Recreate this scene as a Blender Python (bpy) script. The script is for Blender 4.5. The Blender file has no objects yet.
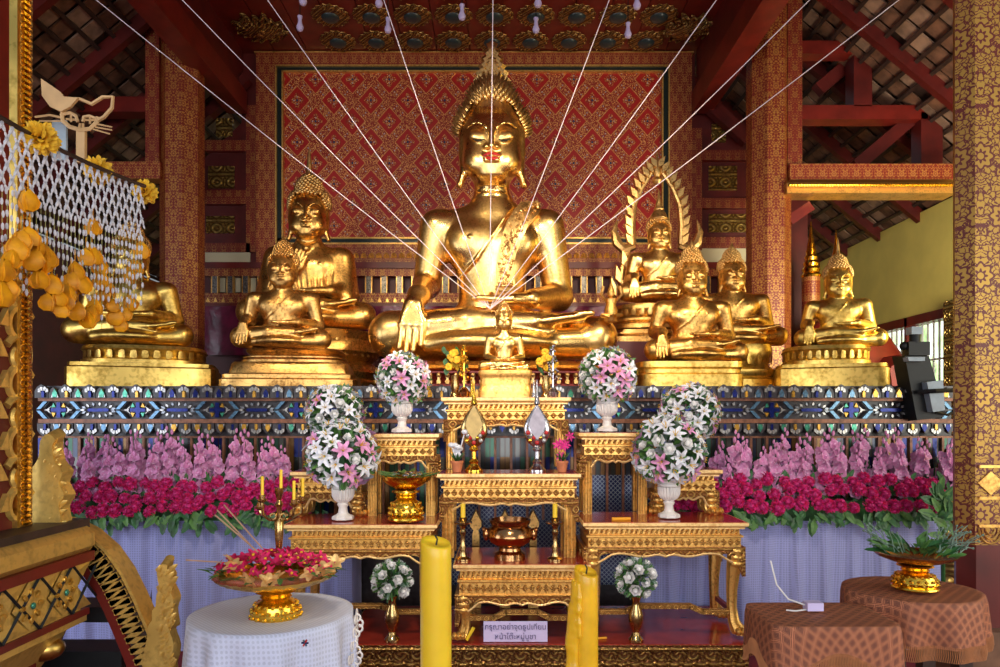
import bpy, math, random
import numpy as np
from mathutils import Vector, Matrix
random.seed(7); np.random.seed(7)
PI = math.pi
SC = bpy.context.scene
COL = SC.collection
F = 700.0; ZC = 1.45; HZ = 420.0
def at(px, py, Y):                      # photo pixel + distance -> place in the hall
    return Vector(((px-500)/F*Y, Y, ZC-(py-HZ)/F*Y))
def ww(px, Y): return px/F*Y

# ------------------------------------------------------------------ materials
def nmat(name):
    m = bpy.data.materials.new(name); m.use_nodes = True
    nt = m.node_tree; b = nt.nodes['Principled BSDF']
    return m, nt, b
def N(nt, t, **kw):
    n = nt.nodes.new(t)
    for k, v in kw.items():
        if hasattr(n, k): setattr(n, k, v)
    return n
def L(nt, a, b): nt.links.new(a, b)
def mth(nt, op, a, b=None, c=None):
    n = nt.nodes.new('ShaderNodeMath'); n.operation = op
    for i, v in enumerate((a, b, c)):
        if v is None: continue
        if isinstance(v, (int, float)): n.inputs[i].default_value = v
        else: nt.links.new(v, n.inputs[i])
    return n.outputs[0]
def mixc(nt, fac, a, b):
    n = nt.nodes.new('ShaderNodeMix'); n.data_type = 'RGBA'
    if isinstance(fac, (int, float)): n.inputs[0].default_value = fac
    else: nt.links.new(fac, n.inputs[0])
    for i, v in ((6, a), (7, b)):
        if isinstance(v, tuple): n.inputs[i].default_value = (*v[:3], 1)
        else: nt.links.new(v, n.inputs[i])
    return n.outputs[2]
def coords(nt, scale=(1,1,1), kind='Object'):
    tc = N(nt, 'ShaderNodeTexCoord'); mp = N(nt, 'ShaderNodeMapping')
    mp.inputs['Scale'].default_value = scale
    L(nt, tc.outputs[kind], mp.inputs[0]); return mp.outputs[0]
def noise(nt, vec, scale, detail=3, rough=.5):
    n = N(nt, 'ShaderNodeTexNoise'); n.inputs['Scale'].default_value = scale
    n.inputs['Detail'].default_value = detail; n.inputs['Roughness'].default_value = rough
    if vec is not None: L(nt, vec, n.inputs['Vector'])
    return n.outputs[0]
def voro(nt, vec, scale, feat='F1', out=0, rnd=1.0):
    n = N(nt, 'ShaderNodeTexVoronoi'); n.feature = feat; n.inputs['Scale'].default_value = scale
    n.inputs['Randomness'].default_value = rnd
    if vec is not None: L(nt, vec, n.inputs['Vector'])
    return n.outputs[out]
def ramp(nt, fac, stops, interp='LINEAR'):
    n = N(nt, 'ShaderNodeValToRGB'); n.color_ramp.interpolation = interp
    e = n.color_ramp.elements
    while len(e) < len(stops): e.new(.5)
    for i, (p, c) in enumerate(stops):
        e[i].position = p; e[i].color = (*c, 1) if len(c) == 3 else c
    if not isinstance(fac, (int, float)): L(nt, fac, n.inputs[0])
    return n.outputs[0]
def bump(nt, b, h, strength=.4, dist=.01):
    n = N(nt, 'ShaderNodeBump'); n.inputs['Strength'].default_value = strength
    n.inputs['Distance'].default_value = dist
    L(nt, h, n.inputs['Height']); L(nt, n.outputs[0], b.inputs['Normal'])
def plain(name, c, rough=.5, metal=0, var=.12, scale=25, spec=.5, bmp=0, sss=0):
    m, nt, b = nmat(name); v = coords(nt)
    n = noise(nt, v, scale, 3)
    d = tuple(max(0, x*(1-var*2)) for x in c); l = tuple(min(1, x*(1+var)) for x in c)
    L(nt, ramp(nt, n, [(.25, d), (.75, l)]), b.inputs['Base Color'])
    b.inputs['Roughness'].default_value = rough; b.inputs['Metallic'].default_value = metal
    b.inputs['Specular IOR Level'].default_value = spec
    if sss:
        b.inputs['Subsurface Weight'].default_value = sss
        b.inputs['Subsurface Radius'].default_value = (.02, .01, .004)
    if bmp: bump(nt, b, n, bmp, .01)
    return m
def gold(name, c=(.83,.52,.15), dark=(.45,.24,.05), r0=.2, r1=.42, sc=4, bmp=.08, fine=60, metal=1.0, amt=.6):
    m, nt, b = nmat(name); v = coords(nt)
    n = noise(nt, v, sc, 5, .6); f = noise(nt, v, fine, 3)
    k = mth(nt, 'MULTIPLY', n, f)
    L(nt, ramp(nt, k, [(.14, dark), (.14+.2*amt, c)]), b.inputs['Base Color'])
    rr = N(nt, 'ShaderNodeMapRange'); rr.inputs['To Min'].default_value = r1; rr.inputs['To Max'].default_value = r0
    rr.inputs['From Min'].default_value = .3; rr.inputs['From Max'].default_value = .65
    L(nt, n, rr.inputs['Value']); L(nt, rr.outputs[0], b.inputs['Roughness'])
    b.inputs['Metallic'].default_value = metal
    bump(nt, b, f, bmp, .004)
    return m
def fold_vec(nt, s, kind='Object', zs=1.0):
    """coordinates mirrored in every repeat, so noise turns into symmetric stencil work"""
    tc = N(nt, 'ShaderNodeTexCoord'); sp = N(nt, 'ShaderNodeSeparateXYZ'); L(nt, tc.outputs[kind], sp.inputs[0])
    u = mth(nt, 'ADD', sp.outputs[0], sp.outputs[1])
    u2 = mth(nt, 'PINGPONG', u, s/2)
    z2 = mth(nt, 'PINGPONG', sp.outputs[2], s/2*zs)
    row = mth(nt, 'FLOOR', mth(nt, 'DIVIDE', sp.outputs[2], s*zs))
    cb = N(nt, 'ShaderNodeCombineXYZ'); L(nt, u2, cb.inputs[0]); L(nt, z2, cb.inputs[1])
    return cb.outputs[0], sp, u2, z2
def stencil(name, s=.16, den=5, thr=.5, goldc=(.75,.45,.13), red=(.3,.022,.012), zs=1.3, rough=.45, metal=.5, kind='Object'):
    """rows of mirrored flower heads with curling leaves between, gold on red"""
    m, nt, b = nmat(name)
    tc = N(nt, 'ShaderNodeTexCoord'); sp = N(nt, 'ShaderNodeSeparateXYZ'); L(nt, tc.outputs[kind], sp.inputs[0])
    ge = N(nt, 'ShaderNodeNewGeometry'); gn = N(nt, 'ShaderNodeSeparateXYZ'); L(nt, ge.outputs['True Normal'], gn.inputs[0])
    u = mth(nt, 'SUBTRACT', mth(nt, 'MULTIPLY', sp.outputs[1], gn.outputs[0]), mth(nt, 'MULTIPLY', sp.outputs[0], gn.outputs[1]))
    row = mth(nt, 'FLOOR', mth(nt, 'DIVIDE', sp.outputs[2], s*zs))
    uo = mth(nt, 'ADD', u, mth(nt, 'MULTIPLY', mth(nt, 'MODULO', row, 2), s/2))
    cu = mth(nt, 'SUBTRACT', mth(nt, 'FRACT', mth(nt, 'DIVIDE', uo, s)), .5); cz = mth(nt, 'MULTIPLY', mth(nt, 'SUBTRACT', mth(nt, 'FRACT', mth(nt, 'DIVIDE', sp.outputs[2], s*zs)), .5), zs)
    au = mth(nt, 'ABSOLUTE', cu)
    cb = N(nt, 'ShaderNodeCombineXYZ'); L(nt, au, cb.inputs[0]); L(nt, cz, cb.inputs[1])
    nn = N(nt, 'ShaderNodeTexNoise'); nn.inputs['Scale'].default_value = 5; nn.inputs['Detail'].default_value = 1; L(nt, cb.outputs[0], nn.inputs['Vector'])
    wv = N(nt, 'ShaderNodeVectorMath'); wv.operation = 'SCALE'; wv.inputs['Scale'].default_value = .22; L(nt, nn.outputs[1], wv.inputs[0])
    ad = N(nt, 'ShaderNodeVectorMath'); ad.operation = 'ADD'; L(nt, cb.outputs[0], ad.inputs[0]); L(nt, wv.outputs[0], ad.inputs[1])
    e = voro(nt, ad.outputs[0], den, 'DISTANCE_TO_EDGE'); f1 = voro(nt, ad.outputs[0], den, 'F1')
    vein = mth(nt, 'MULTIPLY', mth(nt, 'SINE', mth(nt, 'MULTIPLY', f1, 30)), .05)
    leaf = mth(nt, 'GREATER_THAN', mth(nt, 'ADD', e, vein), thr*.2)
    r = mth(nt, 'SQRT', mth(nt, 'ADD', mth(nt, 'MULTIPLY', cu, cu), mth(nt, 'MULTIPLY', cz, cz)))
    an = mth(nt, 'COSINE', mth(nt, 'MULTIPLY', mth(nt, 'ARCTAN2', cu, cz), 8))
    fl = mth(nt, 'LESS_THAN', mth(nt, 'ABSOLUTE', mth(nt, 'SUBTRACT', r, mth(nt, 'ADD', .19, mth(nt, 'MULTIPLY', an, .035)))), .055)
    core = mth(nt, 'LESS_THAN', r, .075); out_ = mth(nt, 'GREATER_THAN', r, mth(nt, 'ADD', .30, mth(nt, 'MULTIPLY', an, .035)))
    msk = mth(nt, 'MAXIMUM', mth(nt, 'MAXIMUM', fl, core), mth(nt, 'MULTIPLY', out_, leaf))
    big = noise(nt, coords(nt), 3.0, 3)
    wear = mth(nt, 'MULTIPLY', msk, ramp(nt, big, [(.3, (.65,.65,.65)), (.6, (1,1,1))]))
    L(nt, mixc(nt, wear, red, goldc), b.inputs['Base Color'])
    L(nt, mth(nt, 'MULTIPLY', wear, metal), b.inputs['Metallic'])
    b.inputs['Roughness'].default_value = rough
    bump(nt, b, wear, .15, .002)
    return m
def carved(name, s=.07, c=(.86,.55,.2), dark=(.33,.13,.04), bmp=.9, metal=.8, dist=.012, rough=.36, den=4):
    m, nt, b = nmat(name)
    v, sp, u2, z2 = fold_vec(nt, s, 'Object', 1.0)
    nn = N(nt, 'ShaderNodeTexNoise'); nn.inputs['Scale'].default_value = den/s*.25; L(nt, v, nn.inputs['Vector'])
    wv = N(nt, 'ShaderNodeVectorMath'); wv.operation = 'SCALE'; wv.inputs['Scale'].default_value = s*.35; L(nt, nn.outputs[1], wv.inputs[0])
    ad = N(nt, 'ShaderNodeVectorMath'); ad.operation = 'ADD'; L(nt, v, ad.inputs[0]); L(nt, wv.outputs[0], ad.inputs[1])
    f1 = voro(nt, ad.outputs[0], den/s*.5, 'F1')
    ring = mth(nt, 'SINE', mth(nt, 'MULTIPLY', f1, 14))
    h = ramp(nt, ring, [(.0, (0,0,0)), (.6, (1,1,1))])
    hh = mth(nt, 'ADD', mth(nt, 'MULTIPLY', ring, .5), .5)
    msk = ramp(nt, hh, [(.12, (0,0,0)), (.5, (1,1,1))])
    L(nt, mixc(nt, msk, dark, c), b.inputs['Base Color'])
    b.inputs['Metallic'].default_value = metal; b.inputs['Roughness'].default_value = rough
    bump(nt, b, hh, bmp, dist)
    return m

M = {}
M['gold'] = gold('polished_gilt', (1,.66,.24), (.75,.44,.12), .22, .42, 2.5, .03)
M['gold_old'] = gold('aged_gilt', (.80,.46,.13), (.36,.19,.05), .27, .48, 6, .12)
M['gold_brown'] = gold('worn_bronze_gilt', (.66,.38,.12), (.25,.12,.035), .3, .5, 8, .15)
M['gold_leaf'] = gold('gold_leaf_yellow', (.86,.58,.15), (.5,.3,.06), .28, .5, 5, .2, 35)
M['gold_hair'] = gold('gilt_curls', (.85,.54,.2), (.45,.25,.08), .36, .5, 9, .1)
M['brass'] = gold('brass', (.62,.42,.17), (.3,.18,.06), .15, .35, 12, .05)
M['bronze'] = gold('coppery_bronze', (.55,.27,.11), (.3,.13,.05), .13, .3, 12, .05)
M['gold_paint'] = gold('yellow_gilt_paint', (.80,.52,.13), (.6,.37,.09), .3, .5, 7, .3, 45, metal=.55)
M['gold_bright'] = gold('lacquer_gold', (1,.62,.08), (.7,.38,.03), .15, .3, 12, .1, 50)
M['carved'] = carved('carved_gilt', .075, (.8,.46,.13))
M['carved_fine'] = carved('carved_gilt_fine', .04, (.82,.48,.13), (.42,.19,.05), bmp=.8, dist=.007)
M['carved_dark'] = carved('carved_gilt_dark', .09, (.6,.36,.1), (.16,.06,.02))
M['carved_big'] = carved('carved_gilt_leafy', .16, (.75,.5,.14), (.25,.13,.03), 1.0, dist=.03)
M['gilt'] = gold('table_gilt', (.88,.50,.13), (.5,.25,.06), .3, .45, 10, .25, 70, metal=.75)
M['gilt_top'] = gold('table_edge_gilt', (1,.66,.27), (.75,.42,.14), .35, .5, 10, .15, 70, metal=.45)
M['red_lacquer'] = plain('red_lacquer', (.36,.035,.018), .16, 0, .15, 10)
M['red_dark'] = plain('dark_red_paint', (.12,.010,.007), .45, 0, .2, 6)
M['red_paint'] = plain('red_paint', (.19,.014,.008), .4, 0, .2, 6)
M['carpet'] = plain('red_carpet', (.22,.012,.02), .9, 0, .2, 60, bmp=.3)
M['cream'] = plain('cream_wall', (.88,.68,.15), .8, 0, .06, 3)
M['white_wall'] = plain('pale_plaster', (.75,.66,.42), .8, 0, .06, 3)
M['black'] = plain('black_plastic', (.008,.009,.010), .55, 0, .2, 20)
M['dark'] = plain('dark_wood', (.05,.025,.018), .5, 0, .3, 14)
M['greybox'] = plain('pale_grey_plastic', (.35,.42,.48), .4, 0, .1, 20)
M['porcelain'] = plain('white_stoneware', (.82,.76,.72), .35, 0, .06, 20)
M['terracotta'] = plain('terracotta', (.62,.2,.08), .7, 0, .15, 30)
M['wax'] = plain('yellow_wax', (.95,.62,.03), .35, 0, .05, 12, sss=.25)
M['wax_orange'] = plain('orange_wax', (.95,.42,.02), .4, 0, .08, 12, sss=.2)
M['wick'] = plain('charred_wick', (.02,.02,.02), .9)
M['white_petal'] = plain('white_petal', (.80,.80,.86), .55, 0, .05, 30)
M['rose_petal'] = plain('ivory_rose', (.85,.83,.82), .55, 0, .06, 60)
M['lily_pink'] = plain('pink_lily', (.80,.36,.62), .55, 0, .18, 30)
M['orchid'] = plain('mauve_pink_petal', (.72,.27,.52), .55, 0, .25, 14)
M['orchid_light'] = plain('light_mauve_petal', (.82,.46,.68), .55, 0, .2, 14)
M['carnation'] = plain('magenta_petal', (.88,.035,.27), .6, 0, .3, 40)
M['carnation_red'] = plain('crimson_petal', (.72,.01,.12), .6, 0, .3, 40)
M['leaf'] = plain('leaf_green', (.035,.14,.035), .45, 0, .4, 20)
M['leaf_light'] = plain('leaf_light_green', (.10,.24,.05), .5, 0, .3, 20)
M['leaf_grey'] = plain('grey_green_leaf', (.2,.3,.22), .6, 0, .3, 20)
M['stem'] = plain('stem_green', (.12,.22,.06), .6)
M['marigold'] = plain('marigold_petal', (.95,.5,.02), .7, 0, .2, 60)
M['saffron'] = plain('saffron_petal', (1,.36,.0), .55, 0, .22, 25)
M['jasmine'] = plain('jasmine_bud', (.68,.66,.70), .6, 0, .1, 60)
M['jute'] = plain('green_gold_thread', (.32,.3,.1), .7)
M['thread'] = plain('white_cotton_thread', (.88,.74,.8), .6)
M['wood_light'] = plain('light_plywood', (.55,.33,.14), .6, 0, .15, 12)
M['silver'] = gold('silver', (.7,.68,.72), (.35,.34,.38), .15, .35, 12, .05)
M['wood_dark'] = plain('brown_plank', (.22,.1,.05), .5, 0, .3, 10)
M['copper_tile'] = plain('clay_tile', (.2,.09,.05), .7, 0, .4, 8)
M['lips'] = plain('red_lips', (.55,.02,.02), .35)
M['eye_white'] = plain('pale_eye', (.7,.55,.35), .4)
M['purple_cloth'] = plain('plum_satin', (.22,.012,.06), .25, 0, .3, 9, bmp=.6)
M['paper'] = plain('lilac_paper', (.62,.52,.78), .8, 0, .03, 9)
M['ink'] = plain('dark_ink', (.1,.08,.2), .7)
M['incense'] = plain('incense_stick', (.5,.3,.2), .8)
M['tile_dark'] = plain('dark_mosaic_ground', (.045,.035,.04), .3, 0, .3, 30)
M['tile_rust'] = plain('rust_moulding', (.26,.10,.05), .35, .3, .3, 30)
def glassy(name, c, r=.2, metal=.5): return plain(name, c, r, metal, .25, 60)
M['t_white'] = glassy('mirror_white', (.52,.5,.48)); M['t_blue'] = glassy('mirror_blue', (.012,.022,.17)); M['fan_silver'] = plain('dull_silver_plate', (.42,.38,.44), .5, .3, .1, 40); M['fan_gold'] = plain('dull_gold_plate', (.55,.38,.14), .5, .4, .1, 40); M['speckle'] = plain('speckled_mirror_strip', (.2,.18,.17), .3, .4, .6, 90)
M['t_green'] = glassy('mirror_green', (.08,.38,.25)); M['t_amber'] = glassy('mirror_amber', (.75,.4,.06))
M['t_sky'] = glassy('mirror_sky', (.13,.26,.4)); M['t_grey'] = glassy('mirror_grey', (.3,.32,.36))

def m_panel():
    m, nt, b = nmat('red_diamond_brocade')
    tc = N(nt, 'ShaderNodeTexCoord'); sp = N(nt, 'ShaderNodeSeparateXYZ'); L(nt, tc.outputs['Object'], sp.inputs[0])
    u = mth(nt, 'DIVIDE', sp.outputs[0], .381); w = mth(nt, 'DIVIDE', sp.outputs[2], .432)
    a = mth(nt, 'ADD', u, w); c = mth(nt, 'SUBTRACT', u, w)
    p = mth(nt, 'SUBTRACT', mth(nt, 'FRACT', a), .5); q = mth(nt, 'SUBTRACT', mth(nt, 'FRACT', c), .5)
    ap = mth(nt, 'ABSOLUTE', p); aq = mth(nt, 'ABSOLUTE', q)
    mx = mth(nt, 'MAXIMUM', ap, aq); mn = mth(nt, 'MINIMUM', ap, aq)
    v = coords(nt)
    sp1 = voro(nt, v, 95, 'F1'); spk = ramp(nt, sp1, [(.32, (1,1,1)), (.46, (0,0,0))])
    nz = noise(nt, v, 120, 2)
    band = mth(nt, 'GREATER_THAN', mx, .335)
    inner = mth(nt, 'LESS_THAN', mx, .215)
    # small flower: petals at the middle of the cell
    pu = mth(nt, 'ADD', p, q); pv = mth(nt, 'SUBTRACT', p, q)
    r = mth(nt, 'SQRT', mth(nt, 'ADD', mth(nt, 'MULTIPLY', p, p), mth(nt, 'MULTIPLY', q, q)))
    ang = mth(nt, 'ARCTAN2', pu, pv)
    pet = mth(nt, 'ADD', mth(nt, 'MULTIPLY', mth(nt, 'COSINE', mth(nt, 'MULTIPLY', ang, 4)), .05), .21)
    star = mth(nt, 'LESS_THAN', r, pet)
    area = mth(nt, 'MAXIMUM', band, mth(nt, 'MULTIPLY', inner, star))
    gk = mth(nt, 'MULTIPLY', area, spk)
    edge = mth(nt, 'MULTIPLY', mth(nt, 'GREATER_THAN', mx, .335), mth(nt, 'LESS_THAN', mx, .36))
    gk = mth(nt, 'MAXIMUM', gk, mth(nt, 'MULTIPLY', edge, .6))
    base = mixc(nt, mth(nt, 'MULTIPLY', area, .8), (.40,.012,.008), (.26,.02,.008))
    col = mixc(nt, gk, base, (.9,.42,.12))
    # glass gems: centre dark, ring of four pale, and on band crossings
    gem = mth(nt, 'LESS_THAN', r, .042)
    d4 = mth(nt, 'SQRT', mth(nt, 'ADD', mth(nt, 'POWER', mth(nt, 'SUBTRACT', ap, .085), 2), mth(nt, 'POWER', mth(nt, 'SUBTRACT', aq, .085), 2)))
    g4 = mth(nt, 'LESS_THAN', d4, .022)
    f4 = mth(nt, 'SQRT', mth(nt, 'ADD', mth(nt, 'POWER', mth(nt, 'SUBTRACT', mx, .44), 2), mth(nt, 'POWER', mth(nt, 'SUBTRACT', mn, .16), 2)))
    g5 = mth(nt, 'LESS_THAN', f4, .022)
    col = mixc(nt, gem, col, (.03,.035,.09))
    pale = mth(nt, 'MAXIMUM', g4, g5)
    col = mixc(nt, pale, col, (.5,.48,.48))
    L(nt, col, b.inputs['Base Color'])
    L(nt, mth(nt, 'MULTIPLY', mth(nt, 'MAXIMUM', gk, pale), .5), b.inputs['Metallic'])
    b.inputs['Roughness'].default_value = .38
    bump(nt, b, mth(nt, 'ADD', gk, mth(nt, 'ADD', pale, gem)), .4, .004)
    return m
M['panel'] = m_panel()
M['st_col'] = stencil('red_gold_column_stencil', .115, 5, .8, (.56,.26,.06), (.20,.011,.005))
M['st_near'] = stencil('red_gold_large_flower_stencil', .19, 7.5, .5, (.48,.27,.05), (.12,.008,.004), 1.35, metal=.55)
M['st_band'] = stencil('red_gold_band_stencil', .1, 5, .9, (.60,.27,.07), (.24,.016,.007), 1.0)
M['st_dim'] = stencil('red_gold_fine_stencil', .1, 5, 1.1, (.42,.18,.05), (.20,.014,.007), 1.2)
M['black_band'] = plain('black_green_border', (.012,.02,.016), .3)

def m_lace(name, base=(.55,.58,.85), s=.035, kind='Object', dark=.78):
    m, nt, b = nmat(name); v, sp, u2, z2 = fold_vec(nt, s, kind, 1)
    d = mth(nt, 'SQRT', mth(nt, 'ADD', mth(nt, 'POWER', mth(nt, 'SUBTRACT', u2, s*.25), 2), mth(nt, 'POWER', mth(nt, 'SUBTRACT', z2, s*.25), 2)))
    k = ramp(nt, mth(nt, 'DIVIDE', d, s*.25), [(.5, (0,0,0)), (.75, (1,1,1))])
    n = noise(nt, coords(nt), 90, 2)
    k2 = mth(nt, 'MULTIPLY', k, mth(nt, 'ADD', n, .4))
    L(nt, mixc(nt, k2, tuple(x*dark for x in base), tuple(min(1, x*1.12) for x in base)), b.inputs['Base Color'])
    b.inputs['Roughness'].default_value = .75; b.inputs['Sheen Weight'].default_value = .3
    bump(nt, b, k, .3, .002); return m
M['lace'] = m_lace('lilac_white_lace_drape', (.36,.38,.72), .03, dark=.82)
M['table_cloth'] = m_lace('white_checked_lace_cloth', (.60,.63,.80), .036, dark=.9)
def m_brocade():
    m, nt, b = nmat('brown_diamond_brocade'); tc = N(nt, 'ShaderNodeTexCoord'); sp = N(nt, 'ShaderNodeSeparateXYZ'); L(nt, tc.outputs['UV'], sp.inputs[0])
    u = mth(nt, 'MULTIPLY', sp.outputs[0], 11); w = mth(nt, 'MULTIPLY', sp.outputs[1], 11)
    a = mth(nt, 'ADD', u, w); c = mth(nt, 'SUBTRACT', u, w)
    p = mth(nt, 'ABSOLUTE', mth(nt, 'SUBTRACT', mth(nt, 'FRACT', a), .5)); q = mth(nt, 'ABSOLUTE', mth(nt, 'SUBTRACT', mth(nt, 'FRACT', c), .5))
    mx = mth(nt, 'MAXIMUM', p, q)
    rings = mth(nt, 'SINE', mth(nt, 'MULTIPLY', mx, 42))
    ck = N(nt, 'ShaderNodeTexChecker'); ck.inputs['Scale'].default_value = 11
    L(nt, tc.outputs['UV'], ck.inputs['Vector'])
    fine = noise(nt, coords(nt, kind='UV'), 160, 3)
    k = ramp(nt, mth(nt, 'ADD', mth(nt, 'MULTIPLY', rings, .3), fine), [(.3, (.07,.022,.014)), (.7, (.60,.22,.11))])
    cen = mth(nt, 'LESS_THAN', mx, .3)
    col = mixc(nt, mth(nt, 'MULTIPLY', cen, .55), k, (.09,.035,.03))
    L(nt, col, b.inputs['Base Color']); b.inputs['Roughness'].default_value = .6; b.inputs['Specular IOR Level'].default_value = .15
    bump(nt, b, fine, .3, .003); return m
M['brocade'] = m_brocade()
M['fringe'] = plain('rust_fringe', (.48,.19,.07), .8)
def m_lattice(name='blue_mirror_lattice', s=.03, a=(.015,.02,.09), c=(.25,.3,.36)):
    m, nt, b = nmat(name); tc = N(nt, 'ShaderNodeTexCoord'); sp = N(nt, 'ShaderNodeSeparateXYZ'); L(nt, tc.outputs['Object'], sp.inputs[0])
    u = mth(nt, 'DIVIDE', sp.outputs[0], s); w = mth(nt, 'DIVIDE', sp.outputs[2], s)
    p = mth(nt, 'ABSOLUTE', mth(nt, 'SUBTRACT', mth(nt, 'FRACT', mth(nt, 'ADD', u, w)), .5)); q = mth(nt, 'ABSOLUTE', mth(nt, 'SUBTRACT', mth(nt, 'FRACT', mth(nt, 'SUBTRACT', u, w)), .5))
    k = mth(nt, 'GREATER_THAN', mth(nt, 'MAXIMUM', p, q), .4)
    L(nt, mixc(nt, k, a, c), b.inputs['Base Color']); b.inputs['Roughness'].default_value = .2; b.inputs['Metallic'].default_value = .4
    return m
M['lattice'] = m_lattice()
def m_columns():
    m, nt, b = nmat('mosaic_mirror_strips'); tc = N(nt, 'ShaderNodeTexCoord'); sp = N(nt, 'ShaderNodeSeparateXYZ'); L(nt, tc.outputs['Object'], sp.inputs[0])
    cell = mth(nt, 'FLOOR', mth(nt, 'DIVIDE', sp.outputs[0], .034))
    wn = N(nt, 'ShaderNodeTexWhiteNoise'); wn.noise_dimensions = '2D'
    cb = N(nt, 'ShaderNodeCombineXYZ'); L(nt, cell, cb.inputs[0]); L(nt, mth(nt, 'FLOOR', mth(nt, 'DIVIDE', sp.outputs[2], .4)), cb.inputs[1]); L(nt, cb.outputs[0], wn.inputs['Vector'])
    c = ramp(nt, wn.outputs[0], [(0, (.012,.02,.13)), (.22, (.03,.09,.055)), (.42, (.11,.11,.1)), (.5, (.16,.08,.025)), (.62, (.03,.035,.035)), (.85, (.05,.06,.09))], 'CONSTANT')
    g = mth(nt, 'GREATER_THAN', mth(nt, 'ABSOLUTE', mth(nt, 'SUBTRACT', mth(nt, 'FRACT', mth(nt, 'DIVIDE', sp.outputs[0], .034)), .5)), .42)
    L(nt, mixc(nt, g, c, (.05,.02,.015)), b.inputs['Base Color']); b.inputs['Roughness'].default_value = .15; b.inputs['Metallic'].default_value = .5
    return m
M['strips'] = m_columns()

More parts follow.
